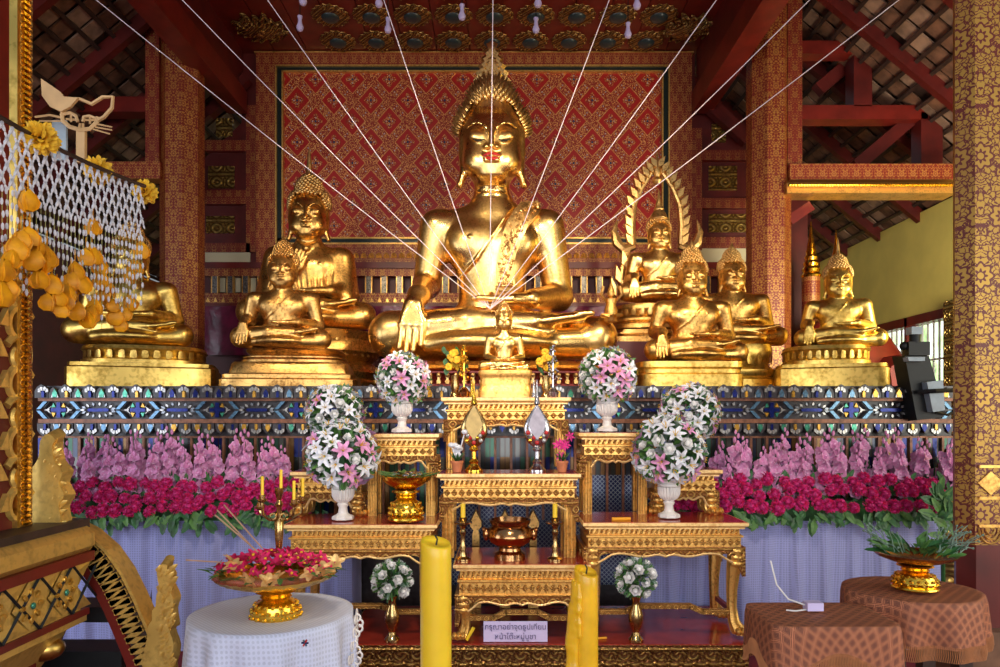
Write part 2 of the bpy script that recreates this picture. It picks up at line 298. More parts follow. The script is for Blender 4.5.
# ------------------------------------------------------------------ mesh builder
class MB:
    def __init__(s): s.v = []; s.f = []; s.m = []; s.uv = None
    def add(s, vs, fs, mi=0):
        o = len(s.v); s.v.extend([tuple(v) for v in vs]); s.f.extend([tuple(i+o for i in f) for f in fs]); s.m.extend([mi]*len(fs)); return s
    def box(s, c, d, mi=0, rz=0, ry=0, rx=0, taper=1.0):
        x, y, z = d[0]/2, d[1]/2, d[2]/2; t = taper
        vs = [(-x,-y,-z),(x,-y,-z),(x,y,-z),(-x,y,-z),(-x*t,-y*t,z),(x*t,-y*t,z),(x*t,y*t,z),(-x*t,y*t,z)]
        R = Matrix.Rotation(rz,3,'Z') @ Matrix.Rotation(ry,3,'Y') @ Matrix.Rotation(rx,3,'X'); c = Vector(c)
        return s.add([c+R@Vector(v) for v in vs], [(0,3,2,1),(4,5,6,7),(0,1,5,4),(1,2,6,5),(2,3,7,6),(3,0,4,7)], mi)
    def bbox(s, a, b, mi=0): return s.box([(p+q)/2 for p, q in zip(a, b)], [abs(q-p) for p, q in zip(a, b)], mi)
    def lathe(s, prof, c=(0,0,0), n=24, mi=0, sx=1, sy=1, lobes=0, amp=0, R=None, cap=True, rect=0, rot=0):
        """prof: (radius, z) from bottom to top; rect>0 gives a rounded-rectangle plan"""
        vs = []; fs = []; c = Vector(c)
        for (r, z) in prof:
            for i in range(n):
                a = 2*PI*i/n+rot; k = 1+(amp*abs(math.sin(a*lobes/2)) if lobes else 0)
                ca, sa = math.cos(a), math.sin(a)
                if rect: q = (abs(ca)**rect+abs(sa)**rect)**(-1/rect); ca *= q; sa *= q
                p = Vector((r*k*ca*sx, r*k*sa*sy, z))
                vs.append(c+(R@p if R else p))
        for j in range(len(prof)-1):
            for i in range(n):
                i2 = (i+1) % n; fs.append((j*n+i, j*n+i2, (j+1)*n+i2, (j+1)*n+i))
        if cap:
            if prof[0][0] > 1e-5: fs.append(tuple(range(n-1,-1,-1)))
            if prof[-1][0] > 1e-5: fs.append(tuple((len(prof)-1)*n+i for i in range(n)))
        return s.add(vs, fs, mi)
    def tube(s, pts, r, n=6, mi=0, close=False):
        pts = [Vector(p) for p in pts]; vs = []; fs = []; m = len(pts)
        rr = r if isinstance(r, (list, tuple)) else [r]*m
        up = Vector((0,0,1)); prev = None
        for i, p in enumerate(pts):
            if close: t = pts[(i+1) % m]-pts[i-1]
            else: t = pts[min(i+1, m-1)]-pts[max(i-1, 0)]
            t = t.normalized() if t.length > 1e-9 else up
            if prev is None:
                a = t.cross(Vector((0,0,1)) if abs(t.z) < .9 else Vector((1,0,0))).normalized()
            else:
                a = (prev-t*prev.dot(t)); a = a.normalized() if a.length > 1e-6 else t.orthogonal().normalized()
            prev = a; b = t.cross(a)
            for k in range(n):
                an = 2*PI*k/n; vs.append(p+(a*math.cos(an)+b*math.sin(an))*rr[i])
        for i in range(m if close else m-1):
            i2 = (i+1) % m
            for k in range(n): k2 = (k+1) % n; fs.append((i*n+k, i*n+k2, i2*n+k2, i2*n+k))
        if not close: fs.append(tuple(range(n-1,-1,-1))); fs.append(tuple((m-1)*n+k for k in range(n)))
        return s.add(vs, fs, mi)
    def prism(s, out, o, U, V, W, d, mi=0, bev=0):
        """outline (u,v) in plane U,V at o, extruded by d along W; bev shrinks the front face"""
        o = Vector(o); U = Vector(U); V = Vector(V); W = Vector(W); n = len(out)
        cu = sum(p[0] for p in out)/n; cv = sum(p[1] for p in out)/n
        area = sum(out[i][0]*out[(i+1)%n][1]-out[(i+1)%n][0]*out[i][1] for i in range(n))
        if (area < 0) != (U.cross(V).dot(W) > 0): pass
        b = [o+U*u+V*v for u, v in out]
        t = [o+U*(u+(cu-u)*bev)+V*(v+(cv-v)*bev)+W*d for u, v in out]
        fs = [tuple(range(n-1,-1,-1)), tuple(range(n, 2*n))]+[(i, (i+1)%n, n+(i+1)%n, n+i) for i in range(n)]
        if (area > 0) != (U.cross(V).dot(W) > 0): fs = [tuple(reversed(f)) for f in fs]
        return s.add(b+t, fs, mi)
    def ball(s, c, r, n=8, m=5, mi=0, R=None):
        r = r if isinstance(r, (list, tuple)) else (r, r, r)
        vs = []; c = Vector(c)
        def P(x, y, z):
            p = Vector((x*r[0], y*r[1], z*r[2])); return c+(R@p if R else p)
        vs.append(P(0,0,-1))
        for j in range(1, m):
            ph = -PI/2+PI*j/m
            for i in range(n): a = 2*PI*i/n; vs.append(P(math.cos(ph)*math.cos(a), math.cos(ph)*math.sin(a), math.sin(ph)))
        vs.append(P(0,0,1)); fs = []
        for i in range(n):
            i2 = (i+1) % n; fs.append((0, 1+i2, 1+i)); T = len(vs)-1; b = 1+(m-2)*n; fs.append((T, b+i, b+i2))
            for j in range(m-2): a0 = 1+j*n; fs.append((a0+i, a0+i2, a0+n+i2, a0+n+i))
        return s.add(vs, fs, mi)
    def mesh(s, name, mats, smooth=True, off=Vector((0,0,0))):
        me = bpy.data.meshes.new(name)
        me.from_pydata([(v[0]-off[0], v[1]-off[1], v[2]-off[2]) for v in s.v], [], s.f)
        for m in (mats if isinstance(mats, (list, tuple)) else [mats]): me.materials.append(M[m] if isinstance(m, str) else m)
        me.polygons.foreach_set('material_index', s.m)
        if smooth is True: me.polygons.foreach_set('use_smooth', [True]*len(me.polygons)); me.set_sharp_from_angle(angle=math.radians(38))
        elif smooth == 'all': me.polygons.foreach_set('use_smooth', [True]*len(me.polygons))
        me.update(); return me
    def build(s, name, mats, parent=None, smooth=True, org=None):
        if parent is not None: off = worg(parent)
        elif org is not None: off = Vector(org)
        else:
            A = np.array(s.v); lo, hi = A.min(0), A.max(0); off = Vector(((lo[0]+hi[0])/2, (lo[1]+hi[1])/2, lo[2]))
        o = bpy.data.objects.new(name, s.mesh(name, mats, smooth, off)); COL.objects.link(o)
        if parent is not None: o.parent = parent; o['wo'] = list(off)
        else: o.location = off; o['wo'] = list(off)
        return o
def worg(o): return Vector(o['wo']) if 'wo' in o.keys() else Vector((0,0,0))
def empty(name, loc=(0,0,0)):
    o = bpy.data.objects.new(name, None); o.empty_display_size = .1; COL.objects.link(o); o.location = loc; o['wo'] = list(loc); return o
def tag(o, label=None, cat=None, group=None, kind=None):
    if label: o['label'] = label
    if cat: o['category'] = cat
    if group: o['group'] = group
    if kind: o['kind'] = kind
    return o
def struct(o): o['kind'] = 'structure'; return o
def copy_tree(o, parent=None):
    c = o.copy(); COL.objects.link(c)
    if parent is not None: c.parent = parent
    for ch in [x for x in KIDS.get(o.name, [])]: copy_tree(ch, c)
    return c
KIDS = {}
def index_kids(o):
    KIDS[o.name] = list(o.children)
    for c in o.children: index_kids(c)
def leaf_outline(w, h, n=8, pw=1.0):
    L_ = [(0, 0)]
    for i in range(1, n): t = i/n; L_.append((w/2*math.sin(PI*t**pw), h*t))
    L_.append((0, h))
    return L_+[(-x, y) for x, y in reversed(L_[1:-1])]
# ------------------------------------------------------------------ sculpting: smooth solids sampled on a grid
def q_ell(c, r, yaw=0, R=None):
    c = np.array(c, float); r = np.array(r, float); rad = max(r)
    Rm = np.array(R) if R is not None else None
    def f(P):
        p = P-c
        if Rm is not None: p = p @ Rm
        k0 = np.sqrt(((p/r)**2).sum(-1)); k1 = np.sqrt(((p/(r*r))**2).sum(-1))+1e-9
        return k0*(k0-1)/k1
    return f, c-rad, c+rad
def q_cap(a, b, ra, rb, flat=None):
    a = np.array(a, float); b = np.array(b, float); ab = b-a; L2 = (ab*ab).sum()+1e-9
    mr = max(ra, rb)
    def f(P):
        p = P-a; t = np.clip((p @ ab)/L2, 0, 1)
        d = p-t[..., None]*ab
        if flat is not None: d = d/np.array(flat)
        r = ra+(rb-ra)*t
        return np.sqrt((d*d).sum(-1))-r
    fl = max(flat) if flat is not None else 1
    return f, np.minimum(a, b)-mr*fl, np.maximum(a, b)+mr*fl
class Sculpt:
    def __init__(s, lo, hi, h):
        s.lo = np.array(lo, float); s.h = h
        s.n = np.ceil((np.array(hi, float)-s.lo)/h).astype(int)+1
        s.f = np.full(tuple(s.n), 1e3, np.float32)
    def op(s, q, k=3.0, sub=False):
        f, lo, hi = q; m = k+s.h*2
        i0 = np.maximum(((lo-m-s.lo)/s.h).astype(int), 0); i1 = np.minimum(((hi+m-s.lo)/s.h).astype(int)+2, s.n)
        if (i1 <= i0).any(): return s
        ax = [s.lo[i]+s.h*np.arange(i0[i], i1[i]) for i in range(3)]
        P = np.stack(np.meshgrid(*ax, indexing='ij'), -1)
        d = f(P); sl = tuple(slice(i0[i], i1[i]) for i in range(3)); a = s.f[sl]
        if sub:
            d = -d; hh = np.clip(.5-.5*(a-d)/k, 0, 1); r = a*(1-hh)+d*hh+k*hh*(1-hh)
        else:
            hh = np.clip(.5+.5*(a-d)/k, 0, 1); r = a*(1-hh)+d*hh-k*hh*(1-hh)
        s.f[sl] = r; return s
    def ell(s, c, r, k=3, sub=False, R=None): return s.op(q_ell(c, r, R=R), k, sub)
    def cap(s, a, b, ra, rb=None, k=3, sub=False, flat=None): return s.op(q_cap(a, b, ra, ra if rb is None else rb, flat), k, sub)
    def surface(s):
        f = np.clip(s.f, -50, 50); S = f < 0; nx, ny, nz = f.shape
        cnt = np.zeros((nx-1, ny-1, nz-1), np.int8)
        for dx in (0,1):
            for dy in (0,1):
                for dz in (0,1): cnt += S[dx:nx-1+dx, dy:ny-1+dy, dz:nz-1+dz]
        act = (cnt > 0) & (cnt < 8); idx = -np.ones(cnt.shape, np.int64); I = np.argwhere(act); idx[act] = np.arange(len(I))
        acc = np.zeros((len(I), 3)); w = np.zeros(len(I))
        for ax in range(3):
            o = [a for a in range(3) if a != ax]
            for p in (0,1):
                for q in (0,1):
                    A = I.copy(); A[:, o[0]] += p; A[:, o[1]] += q; B = A.copy(); B[:, ax] += 1
                    fa = f[A[:,0],A[:,1],A[:,2]]; fb = f[B[:,0],B[:,1],B[:,2]]; c = (fa < 0) != (fb < 0)
                    t = fa/(fa-fb+1e-12); pos = A.astype(float); pos[:, ax] += t
                    acc[c] += pos[c]; w[c] += 1
        V = acc/w[:, None]*s.h+s.lo; Fs = []
        for ax in range(3):
            o = [(ax+1) % 3, (ax+2) % 3]
            sl0 = [slice(None)]*3; sl1 = [slice(None)]*3; sl0[ax] = slice(0, -1); sl1[ax] = slice(1, None)
            ch = S[tuple(sl0)] != S[tuple(sl1)]; E = np.argwhere(ch)
            E = E[(E[:, o[0]] > 0) & (E[:, o[1]] > 0) & (E[:, o[0]] < f.shape[o[0]]-1) & (E[:, o[1]] < f.shape[o[1]]-1)]
            ins = S[E[:,0],E[:,1],E[:,2]]
            def g(a, b): C = E.copy(); C[:, o[0]] -= a; C[:, o[1]] -= b; return idx[C[:,0],C[:,1],C[:,2]]
            Q = np.stack([g(1,1), g(0,1), g(0,0), g(1,0)], 1); Q[~ins] = Q[~ins][:, ::-1]; Fs.append(Q)
        Q = np.concatenate(Fs); return V, Q[(Q >= 0).all(1)]
def np_mesh(name, V, Q, mat, smooth=True):
    me = bpy.data.meshes.new(name); me.vertices.add(len(V)); me.vertices.foreach_set('co', np.asarray(V, np.float32).ravel())
    me.loops.add(len(Q)*4); me.loops.foreach_set('vertex_index', Q.astype(np.int32).ravel())
    me.polygons.add(len(Q)); me.polygons.foreach_set('loop_start', np.arange(0, len(Q)*4, 4, dtype=np.int32))
    me.polygons.foreach_set('loop_total', np.full(len(Q), 4, np.int32))
    me.polygons.foreach_set('use_smooth', np.ones(len(Q), bool))
    me.materials.append(M[mat]); me.update(calc_edges=True); me.validate(); return me

# ------------------------------------------------------------------ seated figure; unit = one photo pixel of the great image
def figure_sculpt(h=1.4, hs=1.0, kw=1.0, tw=1.0, right='earth', left='lap', robe='open', th=1.0, flip=1):
    X0 = 132*max(kw, 1); S = Sculpt((-X0, -88, -4), (X0, 46, 285*th+60*(hs-1)), h)
    # torso
    S.ell((0, 4, 36), (47*tw, 32, 26), 6)
    S.ell((0, -1, 72*th), (33*tw, 25, 44*th), 14)
    S.ell((0, -1, 114*th), (47*tw, 27, 34), 16)
    S.cap((-44*tw, 2, 134*th), (0, 1, 143*th), 17, 17, 10); S.cap((44*tw, 2, 134*th), (0, 1, 143*th), 17, 17, 10)
    S.ell((-20*tw, -15, 117*th), (21*tw, 10.5, 15), 12); S.ell((20*tw, -15, 117*th), (21*tw, 10.5, 15), 12)
    S.cap((0, 3, 146*th), (0, 0, 183*th), 21, 16, 14)
    hz = 212*th+24*(hs-1)
    for i in range(3): S.ell((0, -1, (163+5.5*i)*th), (18.5-1.2*i, 18-1.2*i, 2.6), 1.5)
    S.ell((-21*tw, -28, 118*th), (1.8, 1.8, 1.8), 1.5); S.ell((21*tw, -28, 118*th), (1.8, 1.8, 1.8), 1.5)
    S.ell((0, -26, 62*th), (2, 3, 2.4), 2, sub=True)
    # head
    def H(x, y, z): return (x*hs, (y+4)*hs-4, hz+(z-212)*hs)
    def R(*r): return tuple(a*hs for a in r)
    S.ell(H(0, -2, 220), R(28.5, 29, 36), 4)
    S.ell(H(0, -5, 200), R(29, 27, 25), 8)
    S.ell(H(0, -18, 183), R(12, 10, 9), 9)
    S.ell(H(-15, -18, 202), R(11, 10, 12), 7); S.ell(H(15, -18, 202), R(11, 10, 12), 7)
    for s in (-1, 1):
        S.ell(H(13*s, -35.5, 227), R(9.5, 6, 6), 4, sub=True)
        S.ell(H(13*s, -26.6, 223.5), R(9, 5, 6.5), 2)
        [S.cap(H(p[0]*s, p[1], p[2]), H(q[0]*s, q[1], q[2]), 1.15*hs, 1.15*hs, 2.2) for p, q in zip(((3.5,-32.2,227),(6,-31.5,232),(12,-30,236),(18,-26.5,235.5)), ((6,-31.5,232),(12,-30,236),(18,-26.5,235.5),(24,-21.5,231.5)))]
        S.cap(H(5*s, -31.5, 219.8), H(13*s, -32.2, 218.4), .8*hs, .8*hs, .6, sub=True); S.cap(H(13*s, -32.2, 218.4), H(21*s, -28, 220), .8*hs, .6*hs, .6, sub=True)
        S.ell(H(4.6*s, -33.5, 212.6), R(3.6, 3.6, 2.8), 2)
        S.cap(H(29*s, 0, 232), H(29.5*s, 1, 208), 5.2*hs, 4.6*hs, 3, flat=(.8, 1.5, 1)); S.cap(H(29.5*s, 1, 209), H(28.5*s, -2, 186), 4.6*hs, 4*hs, 3, flat=(.8, 1.4, 1))
        S.cap(H(28.5*s, -2, 187), H(32*s, -3, 176), 4*hs, 3.6*hs, 2.5, flat=(.9, 1.2, 1))
    S.cap(H(0, -31, 232), H(0, -38.5, 213.5), 2.2*hs, 3.1*hs, 2.2)
    S.cap(H(-7.5, -31.5, 204.5), H(0, -34.8, 204), 1.5*hs, 2.0*hs, 1.2); S.cap(H(7.5, -31.5, 204.5), H(0, -34.8, 204), 1.5*hs, 2.0*hs, 1.2)
    S.cap(H(-5.5, -32, 200.3), H(5.5, -32, 200.3), 2.1*hs, None, 1.2)
    S.cap(H(-8.5, -33.5, 202.6), H(8.5, -33.5, 202.6), .6*hs, None, .6, sub=True)
    # scalp and crown mound
    S.ell(H(0, 5, 231), R(32.5, 31, 29), 2); S.ell(H(0, 2, 258), R(19, 19, 17), 7)
    # legs
    kx = 96*kw
    S.cap((22, 2, 26), (kx+4, -26, 21), 27, 21, 6); S.cap((-22, 2, 26), (-kx, -26, 23), 27, 22, 6)
    S.cap((kx+2, -28, 17), (8, -56, 12), 18, 12, 5); S.cap((8, -56, 12), (-58*kw, -52, 12), 12, 8, 4)
    S.cap((-kx, -28, 26), (-20, -50, 32), 20, 15, 6); S.cap((-20, -50, 32), (52*kw, -52, 33), 15, 8.5, 5)
    S.cap((48*kw, -52, 33), (84*kw, -46, 39), 8.5, 6.5, 3, flat=(1, 1.35, .7))
    for i in range(4): S.cap((82*kw, -51+i*3.0, 39.5), ((91-i)*kw, -50+i*3.0, 40.5), 2.4, 2.0, 1.5)
    S.cap((80*kw, -52.5, 40.5), (93*kw, -52, 41), 3.0, 2.8, 1.5)
    S.ell((0, -46, 14), (60*kw, 30, 13), 6)
    # arms
    def hand(w, d, sp, up, ln, r=2.7, thumb=1, curl=0, pw=8.5):
        """palm from wrist w along d; sp = spread direction across the knuckles; up = back-of-hand direction"""
        w = np.array(w, float); d = np.array(d, float)/np.linalg.norm(d); sp = np.array(sp, float); sp -= d*(sp@d); sp /= np.linalg.norm(sp); up = np.array(up, float)
        for i in range(4):
            o = (i-1.5)*pw*.62; a = w+sp*o*.5+d*2; b = w+d*ln*.5+sp*o; S.cap(a, b, r*1.35, r*1.3, 2.5)
            L_ = ln*(.5+[.02, .1, .06, -.06][i]); m_ = b+d*L_*.5-up*curl*.3+sp*o*.06; e = b+d*L_-up*curl+sp*o*.1
            S.cap(b, m_, r, r*.9, .8); S.cap(m_, e, r*.9, r*.72, .8)
        t0 = w+d*ln*.16-sp*thumb*pw*.7; t1 = t0+d*ln*.25-sp*thumb*pw*.45; t2 = t1+d*ln*.25+sp*thumb*.8
        S.cap(w+d*2, t1, r*1.5, r*1.1, 2.5); S.cap(t1, t2, r*1.1, r*.85, 1)
    SX = 55*tw
    if right == 'earth':
        S.cap((-SX, 1, 135*th), (-66*tw, 6, 78*th), 17.5, 13.5, 8); S.cap((-66*tw, 6, 78*th), (-(kx*.3+40*tw), -38, 60), 13.5, 9.5, 4)
        hx = -(kx*.3+40*tw); S.cap((hx, -38, 60), (hx-3, -50, 50), 9.5, 8, 4, flat=(1.15, .8, 1))
        hand((hx-3, -52, 51), (-.06, -.14, -1), (1, 0, 0), (0, -1, .1), 43, 3.5, thumb=-1, curl=-2, pw=9.6)
    elif right == 'lap':
        S.cap((-SX, 1, 135*th), (-66*tw, 4, 64*th+6), 17, 13.5, 8); S.cap((-66*tw, 4, 64*th+6), (-34, -40, 54), 13.5, 9, 4)
        hand((-34, -42, 55), (1, -.2, -.06), (0, 1, .1), (0, 0, -1), 46, 3.8, thumb=-1, curl=2)
    elif right == 'chest':
        S.cap((-SX, 1, 135*th), (-70*tw, 0, 72*th), 17, 14, 8); S.cap((-70*tw, 0, 72*th), (-22, -34, 98*th), 13.5, 8.5, 4)
        hand((-20, -36, 98*th), (.5, -.1, 1), (1, 0, -.4), (0, -1, 0), 36, 3, thumb=-1, curl=0)
    S.cap((SX, 1, 135*th), (67*tw, 6, 62*th+4), 17.5, 14, 8); S.cap((67*tw, 6, 62*th+4), (38, -40, 56), 14, 9.5, 4)
    hand((37, -41, 56), (-1, -.18, -.06), (0, 1, .1), (0, 0, -1), 50, 3.9, thumb=1, curl=2)
    if robe == 'open':      # robe edge across the chest and the shoulder sash
        pts = [(24*tw, -14, 150*th), (12*tw, -26.5, 136*th), (0, -29, 118*th), (-14*tw, -27.5, 98*th), (-32*tw, -17, 80*th)]
        for a, b in zip(pts[:-1], pts[1:]): S.cap(a, b, 1.5, 1.5, 1.2)
        S.cap((-48*tw, -8, 30), (40*tw, -14, 34), 10, 9, 6)
    else:
        for i in range(9):
            x = -46+i*11.5; S.cap((x*tw, -20+abs(x)*.15, 150*th-abs(x)*.3), (x*.8*tw+6, -28+abs(x)*.12, 62), 3.2, 4, 3)
        S.cap((-50*tw, 4, 128*th), (-58*tw, -14, 50), 20, 17, 9); S.cap((50*tw, 4, 128*th), (60*tw, -14, 50), 20, 17, 9)
        for s in (-1, 1): S.cap((14*s, -14, 158*th), (0, -25, 146*th), 4, 4, 3)
    S.f = np.maximum(S.f, -(np.arange(S.n[2])*S.h+S.lo[2])[None, None, :]+0.0)   # flat underside
    return S, H, hz
def curl_points(n):
    """points over the scalp profile, spiral order, (x,y,z,normal)"""
    prof = [(32.5, 226), (33.2, 234), (31.5, 243), (27, 251), (21.5, 256), (20.2, 262), (18.5, 268), (14.5, 274), (9.5, 279), (5, 282)]
    seg = []
    for (r0, z0), (r1, z1) in zip(prof[:-1], prof[1:]): seg.append((math.hypot(r1-r0, z1-z0)*(r0+r1)/2, r0, z0, r1, z1))
    T = sum(s[0] for s in seg); out = []
    for i in range(n):
        t = (i+.5)/n*T
        for s in seg:
            if t <= s[0]: break
            t -= s[0]
        k = min(1, t/s[0]); r = s[1]+(s[3]-s[1])*k; z = s[2]+(s[4]-s[2])*k; a = i*2.39996
        nr, nz = (s[4]-s[2]), -(s[3]-s[1]); l = math.hypot(nr, nz)
        out.append((r*math.cos(a), 5-(z > 250)*2+r*.97*math.sin(a), z, Vector((nr/l*math.cos(a), nr/l*math.sin(a), nz/l))))
    return out
BOW = .3
def statue(label, px, py, Y, scale, mat, yaw=0, spikes='round', finial='flame', ncurl=420, ped=None, h=1.5, sq=1.0, depth=1.0, **kw):
    """scale: photo pixels per unit at distance Y"""
    s = scale*Y/F; base = at(px, py, Y); root = empty('buddha_statue', base); tag(root, label, 'statue')
    S, H, hz = figure_sculpt(h=h, **kw); hs = kw.get('hs', 1.0); zb_ = hz-44*hs; V, Q = S.surface()
    def bow(z): t = min(1, max(0, (z-zb_)/26)); return BOW*t*t*(3-2*t)
    t = np.clip((V[:, 2]-zb_)/26, 0, 1); V[:, 2] += V[:, 1]*BOW*t*t*(3-2*t); V = V*s; V[:, 2] *= sq; V[:, 1] *= depth
    me = np_mesh('body', V, Q, mat); o = bpy.data.objects.new('body', me); COL.objects.link(o); o.parent = root; o['wo'] = list(base)
    b = MB(); hm = 'gold_hair'; HL = 260 if spikes == 'spike' else 253
    def hd(x, y, z): p = H(x, y, z); p = (p[0], p[1], p[2]+p[1]*bow(p[2])); return base+Vector((p[0]*s, p[1]*s*depth, p[2]*s*sq))
    for x, y, z, n in curl_points(ncurl):
        front = y < 0
        hairline = HL-abs(x)*.16-max(0, abs(x)-21)*2.2
        if front and z < hairline: continue
        if z < 222: continue
        p = hd(x, y, z)
        if spikes == 'spike':
            k = 9.5*s*hs; u = (n+Vector((0,-.15,.35))).normalized(); a = u.orthogonal().normalized(); c = u.cross(a); r = 2.5*s*hs
            q = [p+(a*math.cos(2*PI*i/5)+c*math.sin(2*PI*i/5))*r for i in range(5)]+[p+u*k]
            b.add(q, [(i, (i+1)%5, 5) for i in range(5)])
        else: b.ball(p+n*.8*s, 3.1*s*hs, 7, 5)
    b.build('hair_curls', hm if mat != 'gold_brown' else mat, root, 'all')
    c = MB(); z0 = 276
    def Hs(dx, dz): return hd(dx, 3, z0+dz)
    if finial == 'flame':      # stacked flame leaf with side tongues
        for k, (w, hh, dy, o0) in enumerate([(36, 52, 0, 0), (26, 34, -3, 1), (16, 21, -5, 2)]):
            out = []
            n = 7
            for i in range(n):
                t = i/n; ww_ = w/2*(1-t)**.75*(1.0 if i else .7); out += [(ww_, hh*t), (ww_*1.12+1.2, hh*(t+.55/n))]
            out.append((0, hh)); out += [(-x, y) for x, y in reversed(out[:-1])]
            c.prism([(x*s*hs, y*s*hs*sq) for x, y in out], Hs(0, o0-4)+Vector((0, (dy+3)*s, 0)), (1,0,0), (0,0,1), (0,-1,0), 4*s*hs, bev=.25)
        c.lathe([(9*s*hs, 0), (10.5*s*hs, 2*s), (8*s*hs, 5*s*hs), (5*s*hs, 9*s*hs)], Hs(0, -3), 14, lobes=14, amp=.15)
    elif finial == 'cone':
        c.lathe([(9*s, 0), (7.5*s, 6*s), (5.5*s, 9*s), (4.5*s, 22*s), (2.5*s, 40*s), (.2*s, 52*s)], Hs(0, -3), 14)
    elif finial == 'bud':
        c.lathe([(5*s, 0), (7*s, 4*s), (6.5*s, 8*s), (3.5*s, 14*s), (.2*s, 22*s)], Hs(0, -2), 14, lobes=8, amp=.1)
    elif finial == 'crown':
        c.lathe([(20*s, -16*s), (22*s, -12*s), (19*s, -8*s), (17*s, 0), (12*s, 8*s), (13*s, 11*s), (8*s, 20*s), (8.5*s, 23*s), (4*s, 36*s), (.3*s, 62*s)], Hs(0, -2), 16, lobes=16, amp=.12)
    c.build('crown_finial', 'gold_hair' if mat != 'gold_brown' else mat, root)
    root.rotation_euler.z = yaw; return root, s, base, hd
def petal_ring(b, c, rx, ry, z, hgt, n, out=.02, mi=0, dirn=1, rect=0):
    """ring of lotus petals around an oval"""
    for i in range(n):
        a = 2*PI*i/n; ca, sa = math.cos(a), math.sin(a); q = 1
        if rect: q = (abs(ca)**rect+abs(sa)**rect)**(-1/rect)
        p = Vector((c[0]+rx*ca*q, c[1]+ry*sa*q, z)); t = Vector((-rx*sa, ry*ca, 0)); w = t.length*2*PI/n*.62*q; t.normalize(); nn = Vector((t.y, -t.x, 0))
        vs = []
        for j, (ww_, zz, oo) in enumerate([(.75, 0, 0), (1, .35, .9), (.85, .7, 1.0), (.0, 1.0, 1.15)]):
            for sgn in ((-1, 0, 1) if ww_ else (0,)): vs.append(p+t*(w/2*ww_*sgn)+Vector((0,0,zz*hgt*dirn))+nn*(out*(oo if sgn == 0 else oo*.45)))
        b.add(vs, [(0,1,4,3),(1,2,5,4),(3,4,7,6),(4,5,8,7),(6,7,9),(7,8,9)], mi)
def pedestal(root, px0, px1, py0, py1, Y, depth, prof, mat, name='pedestal', rect=6, petals=None, yc=None):
    """prof: (relative half width, relative height) bottom to top, between photo rows py1 (bottom) and py0 (top)"""
    a = at(px0, py1, Y); b_ = at(px1, py0, Y); w = (b_.x-a.x)/2; hh = b_.z-a.z; cx = (a.x+b_.x)/2; cy = Y+depth if yc is None else yc
    b = MB(); b.lathe([(k*w, z*hh) for k, z in prof], (cx, cy, a.z), 64, sy=depth/w, rect=rect)
    if petals:
        for (k, z, ph, n, d) in petals: petal_ring(b, (cx, cy), w*k, depth*k, a.z+z*hh, ph*hh, n, out=.02*w, dirn=d, rect=rect)
    return b.build(name, mat, root)
# ------------------------------------------------------------------ the statues
PT = 1.685                       # top of the mosaic altar
P_LOTUS = [(.93,0),(1,.04),(1,.2),(.93,.26),(.98,.34),(.98,.42),(.88,.5),(.84,.6),(.9,.72),(.93,.86),(.9,1)]
P_STEP = [(1,0),(1,.34),(.94,.38),(.94,.44),(.86,.5),(.84,.62),(.88,.68),(.88,.78),(.8,.82),(.8,1)]
# great image
r, s, B, hd = statue('huge seated golden Buddha statue in front of the red diamond-patterned wall', 492, 362, 5.55, 1.0, 'gold', spikes='spike', finial='flame', ncurl=620, h=1.25)
pedestal(r, 378, 622, 361, 371, 5.0, .62, [(.95,0),(1,.3),(.97,.6),(1,1)], 'gold_old', 'seat_slab', rect=4)
pb = pedestal(r, 385, 620, 371, 386, 4.98, .6, [(1,0),(1,.15),(.93,.25),(.9,.5),(.93,.8),(1,.88),(1,1)], 'red_paint', 'pedestal', rect=5)
b = MB(); a0 = at(392, 383, 5.0); a1 = at(614, 383, 5.0); n = 26
for i in range(n):
    x = a0.x+(a1.x-a0.x)*(i+.5)/n; z = at(0, 385.5, 4.98).z; w = (a1.x-a0.x)/n; y = 4.975
    b.prism([(-w*.28,0),(w*.28,0),(w*.36,.03),(w*.15,.045),(w*.3,.075),(0,.1),(-w*.3,.075),(-w*.15,.045),(-w*.36,.03)], (x, y+.03, z), (1,0,0), (0,0,1), (0,-1,0), .03, bev=.3)
    b.ball((x, y-.01, z+.075), .016, 8, 6)
b.build('pedestal_guardian_relief', 'gold_hair', r)
# sash on the great image: band of raised scrolls over the shoulder and down the chest
def chest_y(x, z):   # front surface of the chest in figure units
    t = max(0, 1-(x/47)**2); y1 = -1-27*math.sqrt(max(0, t*(1-((z-114)/36)**2))) if abs(z-114) < 36 else 0
    y2 = -1-25*math.sqrt(max(0, (1-(x/33)**2)*(1-((z-72)/44)**2))) if abs(x) < 33 and abs(z-72) < 44 else 0
    return min(y1, y2, -8)-3.5
path = [(40,-3,159,14),(40,-12,154,16),(37,-22,148,20),(30,-27,139,20),(24,-31,128,20),(19,-32,115,19),(15,-31.5,102,17),(13,-30.5,90,16),(13,-30,78,17),(13,-30,70,19)]
b = MB(); vs = []; fs = []
for i, (x, y, z, w) in enumerate(path):
    dx, dz = (path[min(i+1,len(path)-1)][0]-path[max(i-1,0)][0]), (path[min(i+1,len(path)-1)][2]-path[max(i-1,0)][2]); l = math.hypot(dx, dz); nx, nz = -dz/l, dx/l
    if nx < 0: nx, nz = -nx, -nz
    for k in range(5):
        t = (k-2)/4*w; px_, pz_ = x+nx*t, z+nz*t; vs.append(B+Vector((px_, y-.6-(1.2 if k in (1,2,3) else 0), pz_))*s)
    for k in range(5):
        t = (k-2)/4*w; px_, pz_ = x+nx*t, z+nz*t; vs.append(B+Vector((px_, y+8, pz_))*s)
for i in range(len(path)-1):
    o = i*10
    for k in range(4): fs.append((o+k, o+k+1, o+10+k+1, o+10+k)); fs.append((o+5+k, o+15+k, o+16+k, o+6+k))
    fs.append((o, o+10, o+15, o+5)); fs.append((o+4, o+9, o+19, o+14))
